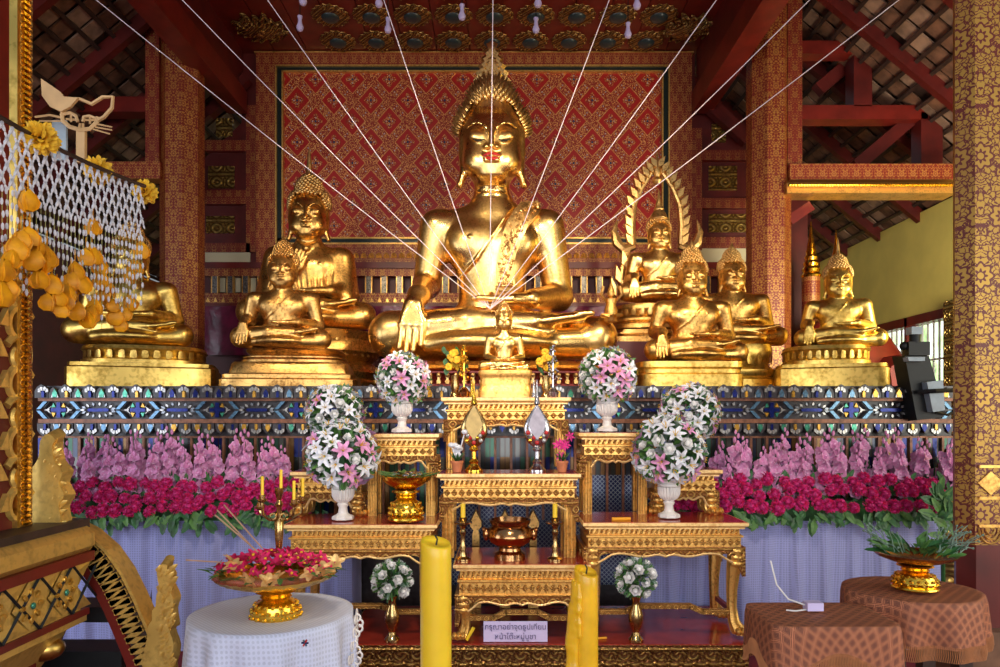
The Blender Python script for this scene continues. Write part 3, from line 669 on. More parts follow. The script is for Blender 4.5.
fs.append((0,1,2,3,4,9,8,7,6,5)); o = (len(path)-1)*10; fs.append((o,o+1,o+2,o+3,o+4,o+9,o+8,o+7,o+6,o+5)[::-1])
b.add(vs, fs); rnd = random.Random(3)
for i in range(len(path)-1):
    p, q = path[i], path[i+1]
    for j in range(16):
        t = rnd.random(); x = p[0]+(q[0]-p[0])*t; y = p[1]+(q[1]-p[1])*t; z = p[2]+(q[2]-p[2])*t; w = p[3]*.42
        b.ball(B+Vector((x+rnd.uniform(-w, w), y-2, z))*s, (rnd.uniform(1, 2)*s, 1.6*s, rnd.uniform(1, 2)*s), 6, 4)
for k in range(4):           # scalloped end of the sash
    b.tube([B+Vector((13+(9-k)*math.cos(a), -31-k*.3, 68-k*3.2-(9-k)*.45*math.sin(a)))*s for a in [PI*j/8 for j in range(9)]], 1.5*s, 6)
b.build('embroidered_sash', 'gold_hair', r)
b = MB()      # red lips
b.tube([hd(x, -35.2+abs(x)*.36, 205.0-.10*abs(x)+(.6 if abs(x) in (2, 3) else 0)) for x in (-8.5,-6,-3,0,3,6,8.5)], [.4*s,1.3*s,1.8*s,1.7*s,1.8*s,1.3*s,.4*s], 8)
b.tube([hd(x, -34.6+abs(x)*.33, 200.8+.02*x*x) for x in (-7,-4,0,4,7)], [.4*s,1.3*s,1.9*s,1.3*s,.4*s], 8)
b.build('painted_lips', 'lips', r)
b = MB()
for sg in (-1, 1):
    b.tube([hd(sg*x, y, z) for x, y, z in ((6.5,-31.8,219.6),(10,-32.6,218.7),(14,-32.4,218.5),(18,-30.2,219.4))], [.3*s,.8*s,.8*s,.3*s], 6)
b.build('painted_eyes', 'black', r)

# kneeling-side statues
r, s, B, hd = statue('golden Buddha statue seated beside the gilded pulpit, partly behind the hanging flower net', 131, 347, 5.3, .55, 'gold_leaf', h=1.7, hs=.92, th=.77, kw=.86, tw=1.1, right='lap', finial='bud', sq=1.0, yaw=.32, ncurl=300)
pedestal(r, 62, 182, 344, 362, 4.98, .36, [(1,0),(1,.2),(.9,.4),(.93,.6),(1,.8),(.97,1)], 'gold_leaf', 'lotus_seat', rect=3, petals=[(.95,.1,.8,34,1)])
pedestal(r, 51, 192, 362, 387, 4.95, .4, P_STEP[:2]+[(1,.8),(.97,.86),(.97,1)], 'gold_leaf', rect=10)
r, s, B, hd = statue('bronze-gold Buddha statue on a stepped base in front of the taller robed one', 283, 350, 5.15, .455, 'gold_brown', h=1.7, hs=.97, th=.81, kw=.86, tw=1.12, finial='bud', ncurl=320, yaw=.12)
pedestal(r, 234, 340, 347, 362, 4.99, .33, P_LOTUS, 'gold_brown', 'lotus_seat', rect=4)
pedestal(r, 214, 352, 361, 387, 4.95, .38, [(1,0),(1,.3),(.96,.36),(.96,.5),(.88,.56),(.85,.9),(.82,1)], 'gold_brown', rect=10)
r, s, B, hd = statue('tall golden Buddha statue wrapped in a full robe with one hand raised to the chest', 309, 331, 5.95, .64, 'gold_old', h=1.6, hs=.95, th=.84, kw=.84, tw=.94, right='chest', robe='full', finial='cone', ncurl=380, yaw=.1)
pedestal(r, 246, 372, 327, 390, 5.45, .5, [(1.0,0),(1.0,.15),(.94,.2),(.98,.32),(.9,.42),(.8,.5),(.86,.58),(.95,.66),(.95,.78),(.9,.86),(.95,1)], 'gold_old', 'lotus_pedestal', rect=2, petals=[(.9,.58,.3,36,1),(.92,.42,.22,36,-1)])
r, s, B, hd = statue('crowned golden Buddha statue framed by a flaming pointed arch', 659, 304, 5.95, .41, 'gold', h=1.7, hs=.86, th=.80, kw=.86, tw=1.05, finial='crown', ncurl=200)
pedestal(r, 617, 708, 302, 328, 5.65, .3, P_LOTUS, 'gold_old', 'lotus_seat', rect=3, petals=[(.9,.55,.35,34,1)])
pedestal(r, 612, 715, 328, 342, 5.6, .34, P_STEP, 'gold_brown', rect=10)
b = MB(); Y = 6.1      # arch: outline of flames up each side, crescent horns, spire
def A(px, py, d=0): return at(px, py, Y+d)
for sg in (-1, 1):
    mid = [(33,300),(35,275),(32,255),(24,243),(25,225),(23,205),(16,188),(8,176),(0,166)]
    b.tube([A(657+sg*x, y) for x, y in mid], [.03,.03,.028,.03,.03,.026,.022,.02,.015], 8)
    for i in range(11):
        t = i/10; k = t*(len(mid)-4)+3; j = int(min(k, len(mid)-2)); f_ = k-j; x = mid[j][0]*(1-f_)+mid[j+1][0]*f_; y = mid[j][1]*(1-f_)+mid[j+1][1]*f_
        b.prism([(0,-.035),(sg*.055,.0),(sg*.075,.09),(sg*.02,.055),(0,.035)], A(657+sg*x, y), (1,0,0), (0,0,1), (0,-1,0), .03, bev=.2)
    b.tube([A(657+sg*x, y) for x, y in ((22,246),(33,250),(40,243),(43,232),(40,220))], [.03,.045,.045,.03,.004], 8)
    for (x, y) in ((30,265),(36,280),(41,292)): b.prism([(0,-.06),(sg*.06,.0),(sg*.05,.14),(sg*.01,.07),(0,.05)], A(657+sg*x, y), (1,0,0), (0,0,1), (0,-1,0), .04, bev=.2)
b.lathe([(.03,0),(.045,.03),(.025,.06),(.04,.1),(.02,.16),(.002,.3)], A(657, 184), 10)
b.build('flaming_arch', 'gold_hair', r)
r, s, B, hd = statue('dull gold Buddha statue of a plain seated figure touching the earth, before the crowned one', 692, 363, 5.15, .48, 'gold_old', h=1.7, hs=.95, th=.83, kw=.86, tw=1.15, finial='bud', ncurl=320)
pedestal(r, 641, 748, 361, 387, 4.95, .36, [(1,0),(1,.5),(.96,.56),(.96,.7),(1,.78),(1,1)], 'gold_leaf', rect=8)
r, s, B, hd = statue('smaller gold Buddha statue with both hands in its lap, sitting against the carved red column', 732, 347, 5.6, .45, 'gold_old', h=1.7, hs=.88, th=.75, kw=.92, tw=1.2, right='lap', finial='bud', ncurl=300)
pedestal(r, 690, 785, 343, 388, 5.35, .34, P_LOTUS, 'gold_leaf', rect=4, petals=[(.9,.55,.3,30,1)])
r, s, B, hd = statue('yellow-gold Buddha statue with a tall pointed finial beside the cream wall and window', 838, 348, 5.2, .40, 'gold_leaf', h=1.7, hs=1.0, th=.77, kw=.86, tw=1.1, finial='cone', ncurl=320, yaw=-.3)
pedestal(r, 799, 884, 344, 363, 4.99, .33, [(1,0),(1,.2),(.9,.4),(.93,.6),(1,.8),(.97,1)], 'gold_leaf', 'lotus_seat', rect=3, petals=[(.95,.1,.8,34,1)])
pedestal(r, 793, 899, 363, 387, 4.95, .36, [(1,0),(1,.8),(.97,.86),(.97,1)], 'gold_leaf', rect=10)
# small image on the top altar table
r, s, B, hd = statue('small golden Buddha statue on the topmost altar table, both hands in the lap', 504, 373, 4.28, .25, 'gold', h=2.0, hs=1.0, kw=.84, tw=1.05, right='lap', finial='bud', ncurl=160)
pedestal(r, 478, 533, 370, 397.5, 4.17, .1, [(1,0),(1,.3),(.95,.36),(.92,.7),(.95,.78),(1,.85),(.98,1)], 'gilt', rect=8, petals=[(.93,.78,.2,30,1)])
b = MB(); Yg = 5.0       # tiny kneeling figure
g = at(611, 322, 5.2); b.lathe([(.05,0),(.06,.03),(.045,.05)], g, 12); b.lathe([(.045,.05),(.05,.09),(.035,.13),(.045,.17),(.02,.19),(.028,.215),(.024,.24),(.004,.29)], g, 12)
b.tube([g+Vector((-.04,0,.16)), g+Vector((-.075,-.02,.2)), g+Vector((-.06,-.03,.26))], .012, 6); b.tube([g+Vector((.04,0,.16)), g+Vector((.075,-.02,.2)), g+Vector((.06,-.03,.26))], .012, 6)
b.tube([g+Vector((0,0,.05)), g+Vector((-.07,-.05,.04)), g+Vector((-.02,-.07,.03))], .018, 6); b.tube([g+Vector((0,0,.05)), g+Vector((.07,-.05,.04)), g+Vector((.02,-.07,.03))], .018, 6)
tag(b.build('kneeling_figurine', 'gold_old'), 'tiny gilded figurine with raised arms between the great statue and the crowned one', 'figurine')
# ------------------------------------------------------------------ the hall
YB = 7.2
def slab(px0, py0, px1, py1, Y, th, b, mi=0):
    a = at(px0, py0, Y); c = at(px1, py1, Y); b.bbox((a.x, Y, c.z), (c.x, Y+th, a.z), mi); return b
b = MB(); b.bbox((-7, -5, -.1), (7, 11, 0)); struct(b.build('floor', 'carpet'))
wall = None
b = MB(); b.bbox((-2.68, YB+.06, 0), (2.02, YB+.25, 5.3))
# side bays of the back wall, with sloping tops
for sg, xs in ((-1, (205, 256)), (1, (692, 790))):
    p = [at(xs[0], 430, YB), at(xs[1], 430, YB)]
    if sg < 0: out = [(-3.2,0),(-2.0,0),(-2.0,4.72),(-2.5,4.72),(-3.2,4.05)]
    else: out = [(1.95,0),(3.2,0),(3.2,4.0),(2.5,4.55),(2.1,4.95),(1.95,4.95)]
    b.prism(out, (0, YB+.18, 0), (1,0,0), (0,0,1), (0,-1,0), .1)
wall = struct(b.build('wall_back', 'red_dark', smooth=False, org=(0, YB, 0)))
wall['wo'] = [0, YB, 0]
def wp(name, mat, fn, smooth=False):
    b = MB(); fn(b); o = b.build(name, mat, wall, smooth); struct(o); return o
a = at(283, 71, YB); c = at(662, 238, YB)
o = MB().bbox((a.x, YB+.03, c.z), (c.x, YB+.07, a.z)); wp('diamond_panel', 'panel', lambda q: q.add(o.v, o.f))
def f1(q):
    slab(256, 52, 692, 65, YB, .05, q); slab(256, 65, 276, 262, YB, .05, q); slab(669, 65, 692, 262, YB, .05, q)
wp('stencilled_border', 'st_band', f1)
def f2(q):
    for r_ in ((276,65,669,70.5),(276,70,283,243),(662,70,669,243),(276,238,669,243)): slab(*r_, YB+.01, .04, q)
wp('dark_border', 'black_band', f2)
def f3(q):
    for r_ in ((281.5,70,283,239),(662,70,663.5,239),(282,70,663,71.5),(282,237,663,238.6),(276,242.5,669,244),(254,51,694,52.5),(276,64.5,669,66),(275,65,276.5,243),(668.5,65,670,243)): slab(*r_, YB-.01, .05, q)
wp('gilt_fillet', 'gilt', f3)
def f4(q):
    slab(276, 244, 669, 262, YB, .06, q); slab(205, 268, 790, 276, YB-.05, .1, q); slab(205, 293, 790, 303, YB-.05, .1, q)
wp('stencilled_rail', 'st_band', f4)
def f4b(q):
    for k in range(52):      # gilt fans along the strip under the panel
        x = 280+k*7.6
        for j in range(3): q.tube([at(x+(2.6-j*.9)*math.cos(t), 258-(5-j*1.7)*math.sin(t), YB-.005) for t in [PI*i/6 for i in range(7)]], .006, 4)
    for k in range(75): q.prism([(-.02,0),(.02,0),(0,.045)], at(208+k*7.8, 302, YB-.05), (1,0,0), (0,0,1), (0,-1,0), .01)
wp('gilt_fan_ornament', 'gilt', f4b)
def f5(q): slab(205, 262, 790, 268, YB-.07, .12, q); slab(205, 303, 790, 306, YB-.06, .1, q)
wp('red_rail', 'red_paint', f5)
def f6(q):
    for k in range(38):
        if k % 1 == 0: slab(212+k*15.4, 276, 217+k*15.4, 293, YB-.04, .05, q)
wp('mirrored_baluster_row', 'speckle', f6)
def f6b(q):
    for k in range(38): slab(211+k*15.4, 276, 212+k*15.4, 293, YB-.045, .05, q); slab(217+k*15.4, 276, 218+k*15.4, 293, YB-.045, .05, q)
wp('gilt_baluster_edges', 'gilt', f6b)
wp('pale_gap', 'white_wall', lambda q: (slab(205, 252, 250, 264, YB+.04, .05, q), slab(694, 248, 790, 264, YB+.04, .05, q), [slab(219+k*15.4, 278, 225+k*15.4, 292, YB+.04, .03, q) for k in (0,1,2)]))
def f7(q):
    for (x0, y0, x1, y1) in ((205,140,246,151),(205,190,246,204),(205,243,250,252),(246,105,256,252),(692,128,702,250),(702,150,760,160),(702,198,760,208),(702,237,760,248)): slab(x0, y0, x1, y1, YB+.02, .08, q)
wp('bay_frame', 'st_dim', f7)
wp('carved_gilt_inset', 'carved_big', lambda q: [slab(*r_, YB+.06, .04, q) for r_ in ((208,166,234,188),(206,216,234,233),(216,118,232,136),(709,166,737,190),(709,214,750,232),(712,124,726,142))])
wp('plum_satin_skirt', 'purple_cloth', lambda q: q.add([at(205+585*i/60, 306, YB-.06+.02*math.sin(i*1.3))+Vector((0,0,dz)) for dz in (0,-.5) for i in range(61)], [(i, i+61, i+62, i+1) for i in range(60)]), 'all')
# ceiling over the great image
b = MB()
for k in range(14):
    x0 = -2.65+k*.335; b.bbox((x0, 2.5, 5.25), (x0+.325, YB+.1, 5.3))
b.bbox((-2.65, 2.5, 5.27), (2.05, YB+.1, 5.34))
ceil = struct(b.build('ceiling', 'red_paint', smooth=False, org=(0, 5, 5.25)))
ceil['wo'] = [0, 5, 5.25]
proto = None; k = 0
M['boss_dark'] = plain('dark_green_glass', (.03,.045,.045), .3)
for row, Y in enumerate((7.0, 6.56, 6.12, 5.7)):
    for j in range(-4, 5):
        x = j*.385-.08+(.0 if row % 2 == 0 else .03)
        if proto is None:
            proto = empty('ceiling_rosette', (0,0,0)); b = MB(); b.lathe([(.155, 0), (.16, -.02), (.13, -.035), (.10, -.03)], (0,0,0), 32, lobes=16, amp=.14); petal_ring(b, (0,0,0), .1, .1, -.03, .04, 14, out=.055, dirn=-.3)
            b.build('gilt_petals', 'carved_dark', proto); b = MB(); b.ball((0,0,-.03), (.085,.085,.035), 16, 8); b.build('glass_boss', 'boss_dark', proto); index_kids(proto); c = proto
        else: c = copy_tree(proto)
        c.location = (x, Y, 5.25)
        tag(c, 'round gilt lotus rosette on the red plank ceiling', 'rosette', 'lotus rosettes on the ceiling')
for sg, px in ((-1, 262), (1, 686)):
    b = MB(); c = Vector((at(px, 30, 6.8).x, 6.75, 5.25)); rn = random.Random(5)
    for i in range(16):
        a = 2*PI*i/16; b.tube([c+Vector((math.cos(a)*r_*1.0, math.sin(a)*r_*.9, -.03-.02*math.sin(r_*20))) for r_ in (.03,.12,.2+.06*(i%2))]+[c+Vector((math.cos(a+.3)*.22, math.sin(a+.3)*.2, -.06))], [.03,.03,.022,.01], 6)
    b.ball(c+Vector((0,0,-.03)), .07, 10, 6)
    tag(b.build('leafy_ornament', 'carved_dark'), 'leafy gilt ceiling ornament at the %s corner of the planks' % ('pulpit-side' if sg < 0 else 'cream-wall'), 'ornament')
# long beams from the wall frame towards the hall, boards above them
for i, sg in enumerate((-1, 1)):
    XO = 1.97 if sg > 0 else 2.6; b = MB(); b.bbox((sg*XO, 4.6, 4.6), (sg*(XO+.2), YB, 4.82)); struct(b.build('trim_%d' % (1+i), 'red_paint', smooth=False))
    b = MB(); b.bbox((sg*(XO+.05), 2.5, 4.8), (sg*(XO+.1), YB, 5.3)); struct(b.build('trim_%d' % (3+i), 'red_dark', smooth=False))
# aisle roofs: clay tiles on battens on rafters
def roof(sg):
    eave = Vector((sg*4.9, 0, 3.45)); ridge = Vector((sg*2.0, 0, 5.85)); d = (ridge-eave); Ld = d.length; u = d.normalized(); nrm = Vector((-u.z*sg, 0, u.x*sg)); nrm = nrm if nrm.z < 0 else -nrm
    Y0, Y1 = 2.6, 11.0
    b = MB(); b.add([eave+Vector((0,Y0,0)), ridge+Vector((0,Y0,0)), ridge+Vector((0,Y1,0)), eave+Vector((0,Y1,0))], [(0,1,2,3)]);
    q = MB(); R3 = -nrm*.09
    q.add([p+R3 for p in (eave+Vector((0,Y0,0)), ridge+Vector((0,Y0,0)), ridge+Vector((0,Y1,0)), eave+Vector((0,Y1,0)))]+[p+R3-nrm*.04 for p in (eave+Vector((0,Y0,0)), ridge+Vector((0,Y0,0)), ridge+Vector((0,Y1,0)), eave+Vector((0,Y1,0)))], [(0,1,2,3),(7,6,5,4),(0,4,5,1),(1,5,6,2),(2,6,7,3),(3,7,4,0)])
    root = struct(q.build('ceiling', 'dark', smooth=False, org=(sg*3.4, 6, 4.6))); root['wo'] = [sg*3.4, 6, 4.6]
    ang = math.atan2(u.z, u.x)
    t = MB(); rn = random.Random(11)
    nr = int(Ld/.17)
    for i in range(nr):
        for j in range(int((Y1-Y0)/.2)):
            if rn.random() < .06: continue
            c = eave+u*((i+.5)*.17)+Vector((0, Y0+(j+.5)*.2, 0))-nrm*(.055+rn.uniform(-.008,.008))
            t.box(c, (.14, .165, .014), mi=0 if rn.random() < .6 else 1, ry=-ang)
    o = t.build('clay_tiles', ['copper_tile', 'copper_tile2'], root, False); o['kind'] = 'stuff'
    bt = MB()
    for i in range(nr+1):
        c = eave+u*(i*.17); bt.box(c+Vector((0,(Y0+Y1)/2,0))-nrm*.03, (.035, Y1-Y0, .03), ry=-ang)
    struct(bt.build('battens', 'dark', root, False))
    for j in range(11):
        y = Y0+.3+j*.8; rf = MB(); rf.box((eave+ridge)/2+Vector((0,y,0)), (Ld, .07, .12), ry=-ang); struct(rf.build('rafter', 'red_dark', root, False))
M['copper_tile2'] = plain('pale_clay_tile', (.34,.2,.13), .7, 0, .3, 8)
roof(-1); roof(1)
# aisle walls
b = MB(); b.bbox((4.6, 3.2, 0), (4.75, 7.1, 3.72)); b.bbox((4.6, 8.65, 0), (4.75, 10.2, 3.72)); b.bbox((4.6, 7.1, 2.56), (4.75, 8.65, 3.72)); b.bbox((4.6, 7.1, 0), (4.75, 8.65, 1.2))
struct(b.build('wall_right', 'cream', smooth=False))
b = MB(); b.bbox((-4.75, 3.2, 0), (-4.6, 10.2, 3.3)); struct(b.build('wall_left', 'red_dark', smooth=False))
b = MB(); b.bbox((-4.75, 10.1, 0), (-2.4, 10.2, 4.2)); b.bbox((2.4, 10.1, 0), (4.75, 10.2, 3.62)); struct(b.build('wall_far', 'cream', smooth=False))
b = MB(); b.bbox((2.4, 9.2, 1.6), (4.0, 9.28, 2.9)); b.bbox((3.15,9.1,1.5),(3.3,9.2,3.7)); struct(b.build('wall_aisle', 'st_dim', smooth=False))
b = MB()
for y0, y1, z0, z1 in ((7.1,8.65,2.5,2.6),(7.1,8.65,1.15,1.25),(7.1,7.2,1.2,2.6),(8.55,8.65,1.2,2.6),(7.85,7.9,1.2,2.6)): b.bbox((4.56,y0,z0),(4.7,y1,z1))
wn = struct(b.build('window_1', 'red_paint', smooth=False, org=(4.6,7.8,1.2))); wn['wo'] = [4.6,7.8,1.2]
b = MB()
for i in range(14): b.tube([(4.66, 7.22+i*.1, 1.25), (4.66, 7.22+i*.1, 2.52)], .012, 6)
for z in (1.6, 2.1): b.tube([(4.66, 7.15, z), (4.66, 8.6, z)], .012, 6)
struct(b.build('window_bars', 'porcelain', wn))
mm, nt, bb = nmat('bright_outdoors'); em = nt.nodes.new('ShaderNodeEmission'); em.inputs[0].default_value = (.9,.95,1,1); em.inputs[1].default_value = 2.2; nt.links.new(em.outputs[0], nt.nodes['Material Output'].inputs[0]); M['outdoors'] = mm
mg, nt, bb = nmat('garden_greens'); vv = coords(nt); L(nt, ramp(nt, noise(nt, vv, 3, 5), [(.4, (.9,.95,1)), (.52, (.55,.75,.35)), (.65, (.15,.3,.08))]), bb.inputs['Base Color']); L(nt, ramp(nt, noise(nt, vv, 3, 5), [(.4, (.9,.95,1)), (.52, (.5,.7,.35)), (.65, (.1,.2,.06))]), bb.inputs['Emission Color']); bb.inputs['Emission Strength'].default_value = 2.2; M['garden'] = mg
b = MB(); b.bbox((6.5, 5.5, 0), (6.6, 16, 4)); o = b.build('outside_garden', 'garden', smooth=False); struct(o)
b = MB(); b.bbox((4.40, 6.2, 0), (4.56, 6.95, 2.62)); tag(b.build('carved_shutter', 'carved_big', smooth=False), 'open carved gilt shutter beside the barred window', 'shutter')
# columns
def column(px0, px1, Y, label, top=6.0):
    a = at(px0, 0, Y).x; c = at(px1, 0, Y).x; r_ = (c-a)/2; ch = r_*.42; cx = (a+c)/2; cy = Y+r_
    out = [(-r_,-ch),(-ch,-r_),(ch,-r_),(r_,-ch),(r_,ch),(ch,r_),(-ch,r_),(-r_,ch)]
    b = MB(); b.prism([(x*1.06, y*1.06) for x, y in out], (cx, cy, 0), (1,0,0), (0,1,0), (0,0,1), .5); b.prism(out, (cx, cy, .5), (1,0,0), (0,1,0), (0,0,1), top-.5)
    return tag(b.build('column', 'st_col', smooth=False), label, 'column')
column(154, 193, 6.2, 'red gold-stencilled column behind the statue nearest the pulpit', 5.6)
column(756, 796, 6.2, 'red gold-stencilled column behind the statue on the cream-wall side', 5.6)
b = MB(); out = [(2.036,3.0),(2.62,3.0),(2.7,3.08),(2.7,3.4),(2.2,3.4),(1.99,3.062)]
b.prism(out, (0,0,.914), (1,0,0), (0,1,0), (0,0,1), 4.9)
nc = b.build('column', 'st_near', smooth=False); tag(nc, 'massive red column with large gold flower stencil at the edge of the picture', 'column')
nc['wo'] = list(nc.location)
b = MB(); b.prism([(x*1.004-.006,y-.004) for x,y in out], (0,0,0), (1,0,0), (0,1,0), (0,0,1), .914); b.build('plain_red_foot', 'red_dark', nc, False)
b = MB()      # border bands at the foot of the stencil
for z in (1.245, 1.11, .99): b.bbox((2.05,2.992,z), (2.62,3.0,z+.012))
for k in range(5):
    x = 2.1+k*.125
    b.prism([(0,-.05),(.055,0),(0,.05),(-.055,0)], (x, 3.0, 1.18), (1,0,0), (0,0,1), (0,-1,0), .006)
    for j in range(3): b.tube([(x+(.05-j*.015)*math.cos(t), 2.996, .985-(.05-j*.015)*math.sin(t)*1.3) for t in [PI*i/8 for i in range(9)]], .004, 4)
b.build('stencil_border', 'gilt', nc, False)
b = MB(); b.bbox((1.9, 2.93, 0), (2.75, 3.2, .56)); b.build('wooden_plinth', 'wood_dark', nc, False)
# posts and beams between the columns
def bar(n, p0, p1, Y, w, h, mat='red_paint', kindname='trim'):
    a = at(*p0, Y); c = at(*p1, Y); d = c-a; b = MB(); l = d.length; ang = math.atan2(d.z, d.x)
    b.box((a+c)/2+Vector((0, w/2, 0)), (l, w, h), ry=-ang); return struct(b.build('trim_%d' % n, mat, smooth=False))
n = 5
for args in [((790,171.5),(957,171.5),6.2,.14,.14,'st_band'), ((787,188),(957,188),6.15,.2,.09,'gilt'), ((795,-5),(795,169),6.23,.12,.13,'st_dim'),
             ((800,112),(928,112),6.5,.16,.13,'red_paint'), ((800,47),(868,47),6.5,.14,.12,'red_paint'), ((863,42),(863,106),6.5,.16,.17,'red_dark'), ((932,112),(932,165),6.5,.16,.2,'red_dark'),
             ((858,165),(960,78),6.6,.12,.12,'red_dark'), ((820,88),(900,20),6.7,.1,.12,'red_dark'),
             ((105,170),(160,170),6.2,.14,.15,'st_band'), ((152,-5),(152,168),6.23,.12,.12,'st_dim'), ((30,38),(150,38),6.6,.16,.16,'red_dark'), ((30,104),(150,104),6.5,.16,.14,'red_paint'), ((74,40),(74,104),6.5,.16,.2,'red_dark'),
             ((36,20),(110,110),6.8,.12,.14,'red_dark'), ((812,205),(790,220),6.3,.08,.09,'red_paint'), ((705,100),(748,140),7.1,.1,.09,'red_dark'), ((207,112),(246,76),7.1,.1,.09,'red_dark')]:
    bar(n, *args); n += 1
b = MB()
for i in range(60): b.ball((at(790+i*2.8, 185, 6.1)), .017, 6, 4)
struct(b.build('trim_%d' % n, 'gold_bright'))
# near left column behind the pulpit
b = MB(); a = at(-60,0,3.4).x; c = at(21,0,3.4).x; b.bbox((a,3.1,0),(c,3.4,5)); tag(b.build('column', 'red_paint', smooth=False), 'plain dark red column behind the gilded pulpit post', 'column')
# two ceremonial poles and a folded red parasol behind the far statue
for i, (px, py, lab) in enumerate(((811, 222, 'taller gold-tipped red ceremonial pole beside the stencilled column'), (836, 231, 'shorter gold-tipped red ceremonial pole behind the pointed-finial statue'))):
    g = at(px, 385, 6.9); t = at(px, py, 6.9); rt = empty('ceremonial_pole', (g.x, 6.9, PT)); tag(rt, lab, 'pole')
    b = MB(); b.lathe([(.1,0),(.1,.03),(.085,.05),(.085, t.z-PT-.55),(.1,t.z-PT-.53)], (g.x,6.9,PT), 14); b.build('shaft', 'st_band', rt)
    b = MB(); pr = [(.09,0)]
    for k in range(7): r_ = .1*(1-k/8); pr += [(r_, .02+k*.06), (r_*.75, .05+k*.06)]
    pr += [(.015,.46),(.003,.56)]; b.lathe(pr, (g.x, 6.9, t.z-.55), 14); b.build('tiered_gold_tip', 'gold_bright', rt)
b = MB(); g = at(855, 385, 6.4); b.lathe([(.62,0),(.6,.2),(.52,.4),(.38,.6),(.2,.72),(.02,.78)], (g.x, 6.6, PT), 24, sy=.4); tag(b.build('throne_screen', 'red_paint'), 'rounded red wooden screen behind the statue by the cream wall', 'screen')
b = MB(); g = at(903, 388, 6.2); b.box((g.x-.02, 6.3, PT+.02), (.3,.5,.4), ry=-.15); b.bbox((g.x-.12, 6.2, 0), (g.x+.1, 6.4, PT)); b.prism([(-.16,0),(.2,-.06),(.1,.12),(-.04,.14)], (g.x-.02,6.5,PT+.2), (1,0,0),(0,0,1),(0,-1,0), .4); tag(b.build('red_lectern', 'red_paint', smooth=False), 'red wooden lectern with a tilted top behind the black floodlight', 'lectern')
# speaker / floodlight on the altar edge
fl = empty('floodlight', at(925, 392, 4.62)); tag(fl, 'black floodlight housing with grey-blue panels clamped to the altar edge', 'floodlight')
def P(px, py, d=0): return at(px, py, 4.6+d)
b = MB(); b.prism([(905,356),(930,356),(935,392),(941,418),(917,420)][::1] and [((p[0]-905)/F*4.6, -(p[1]-356)/F*4.6) for p in ((905,356),(929,356),(936,380),(944,417),(917,420))], P(905,356), (1,0,0), (0,0,1), (0,1,0), .14, bev=-.05); b.build('housing', 'black', fl, False)
b = MB(); b.prism([((p[0]-905)/F*4.55, -(p[1]-356)/F*4.55) for p in ((927,382),(943,380),(945,410),(933,412))], P(905,356,-.06), (1,0,0), (0,0,1), (0,1,0), .06); b.build('light_panel', 'greybox', fl, False); b = MB(); b.prism([((p[0]-905)/F*4.55, -(p[1]-356)/F*4.55) for p in ((908,357),(925,357),(925,361),(909,361))], P(905,356,-.05), (1,0,0), (0,0,1), (0,1,0), .06); b.build('light_panel', 'greybox', fl, False)
b = MB(); b.tube([P(915,343,.05), P(915,330,.05)], .035, 10); b.box(P(916,349,.06), (.14,.08,.09)); b.ball(P(904,346,.06), .03); b.ball(P(925,352,.06), .03); b.tube([P(918,362,.1), P(912,349,.08)], .03, 8); b.build('mounting_bracket', 'black', fl)
b = MB(); b.box(P(914,331,.05), (.07,.07,.05)); b.build('socket_cap', 'greybox', fl, False)
b = MB(); b.tube([P(918,392,-.02), P(935,391,-.08), P(960,390,-.05)], .016, 6); b.tube([P(935,412,-.02), P(948,415,0), P(957,409,.02), P(962,402,.02)], .009, 6); b.build('arm_and_cable', 'black', fl)
# string threads from the great image's lap up to the rafters
H0 = at(490, 309, 5.1)
for (px, lab) in ((97, 'white cotton thread passing the column behind the statue nearest the pulpit, lowest on that side'), (183, 'white cotton thread crossing just above the tall robed statue'), (268, 'white cotton thread crossing the panel well clear of the robed statue'),
           (384, 'white cotton thread reaching the great image at its arm beside the pulpit-side cheek'), (493, 'vertical white cotton thread running straight down the great image'), (609, 'white cotton thread first beside the face on the crowned statue side'), (716, 'white cotton thread above the crowned statue, second from the face'),
           (809, 'white cotton thread reaching up across the stencilled column top'), (898, 'white cotton thread reaching out over the cream-wall aisle, lowest on that side')):
    Y = 4.6; z = 4.36; py = HZ-(z-ZC)/Y*F; k = (309-py)/309.; x = 490+(px-490)*k; e = Vector(((x-500)/F*Y, Y, z))
    if px == 493: pts = [H0+Vector((0,-.12,.15)), e]
    else: pts = [H0+(e-H0)*t-Vector((0,0,.02*math.sin(PI*t))) for t in (0,.25,.5,.75,1)]
    b = MB(); b.tube(pts, .0033, 5); tag(b.build('cotton_thread', 'thread'), lab, 'thread')
b = MB(); b.tube([(-3.0,4.6,4.37),(3.0,4.6,4.37)], .02, 8); tag(b.build('thread_rod', 'dark'), 'slim dark rod overhead from which the white threads run down', 'rod')
# little hanging bulbs
for i, (px, py, Y) in enumerate(((300,26,5.6),(303,0,5.2),(388,28,5.6),(379,2,5.2),(462,15,5.4),(536,28,5.6),(538,2,5.2),(628,33,5.6),(637,4,5.2))):
    c = at(px, py, Y); rt = empty('hanging_bulb', c); tag(rt, 'tiny pale lavender bulb hanging under the plank ceiling', 'bulb', 'bulbs hanging under the ceiling')
    b = MB(); b.lathe([(.0,-.045),(.022,-.035),(.03,-.01),(.018,.02),(.014,.05),(.02,.07),(.02,.08)], c, 10); b.build('glass_bulb', 'paper', rt)
    b = MB(); b.tube([c+Vector((0,0,.07)), (c.x, c.y, 5.25)], .004, 4); b.build('flex', 'black', rt)
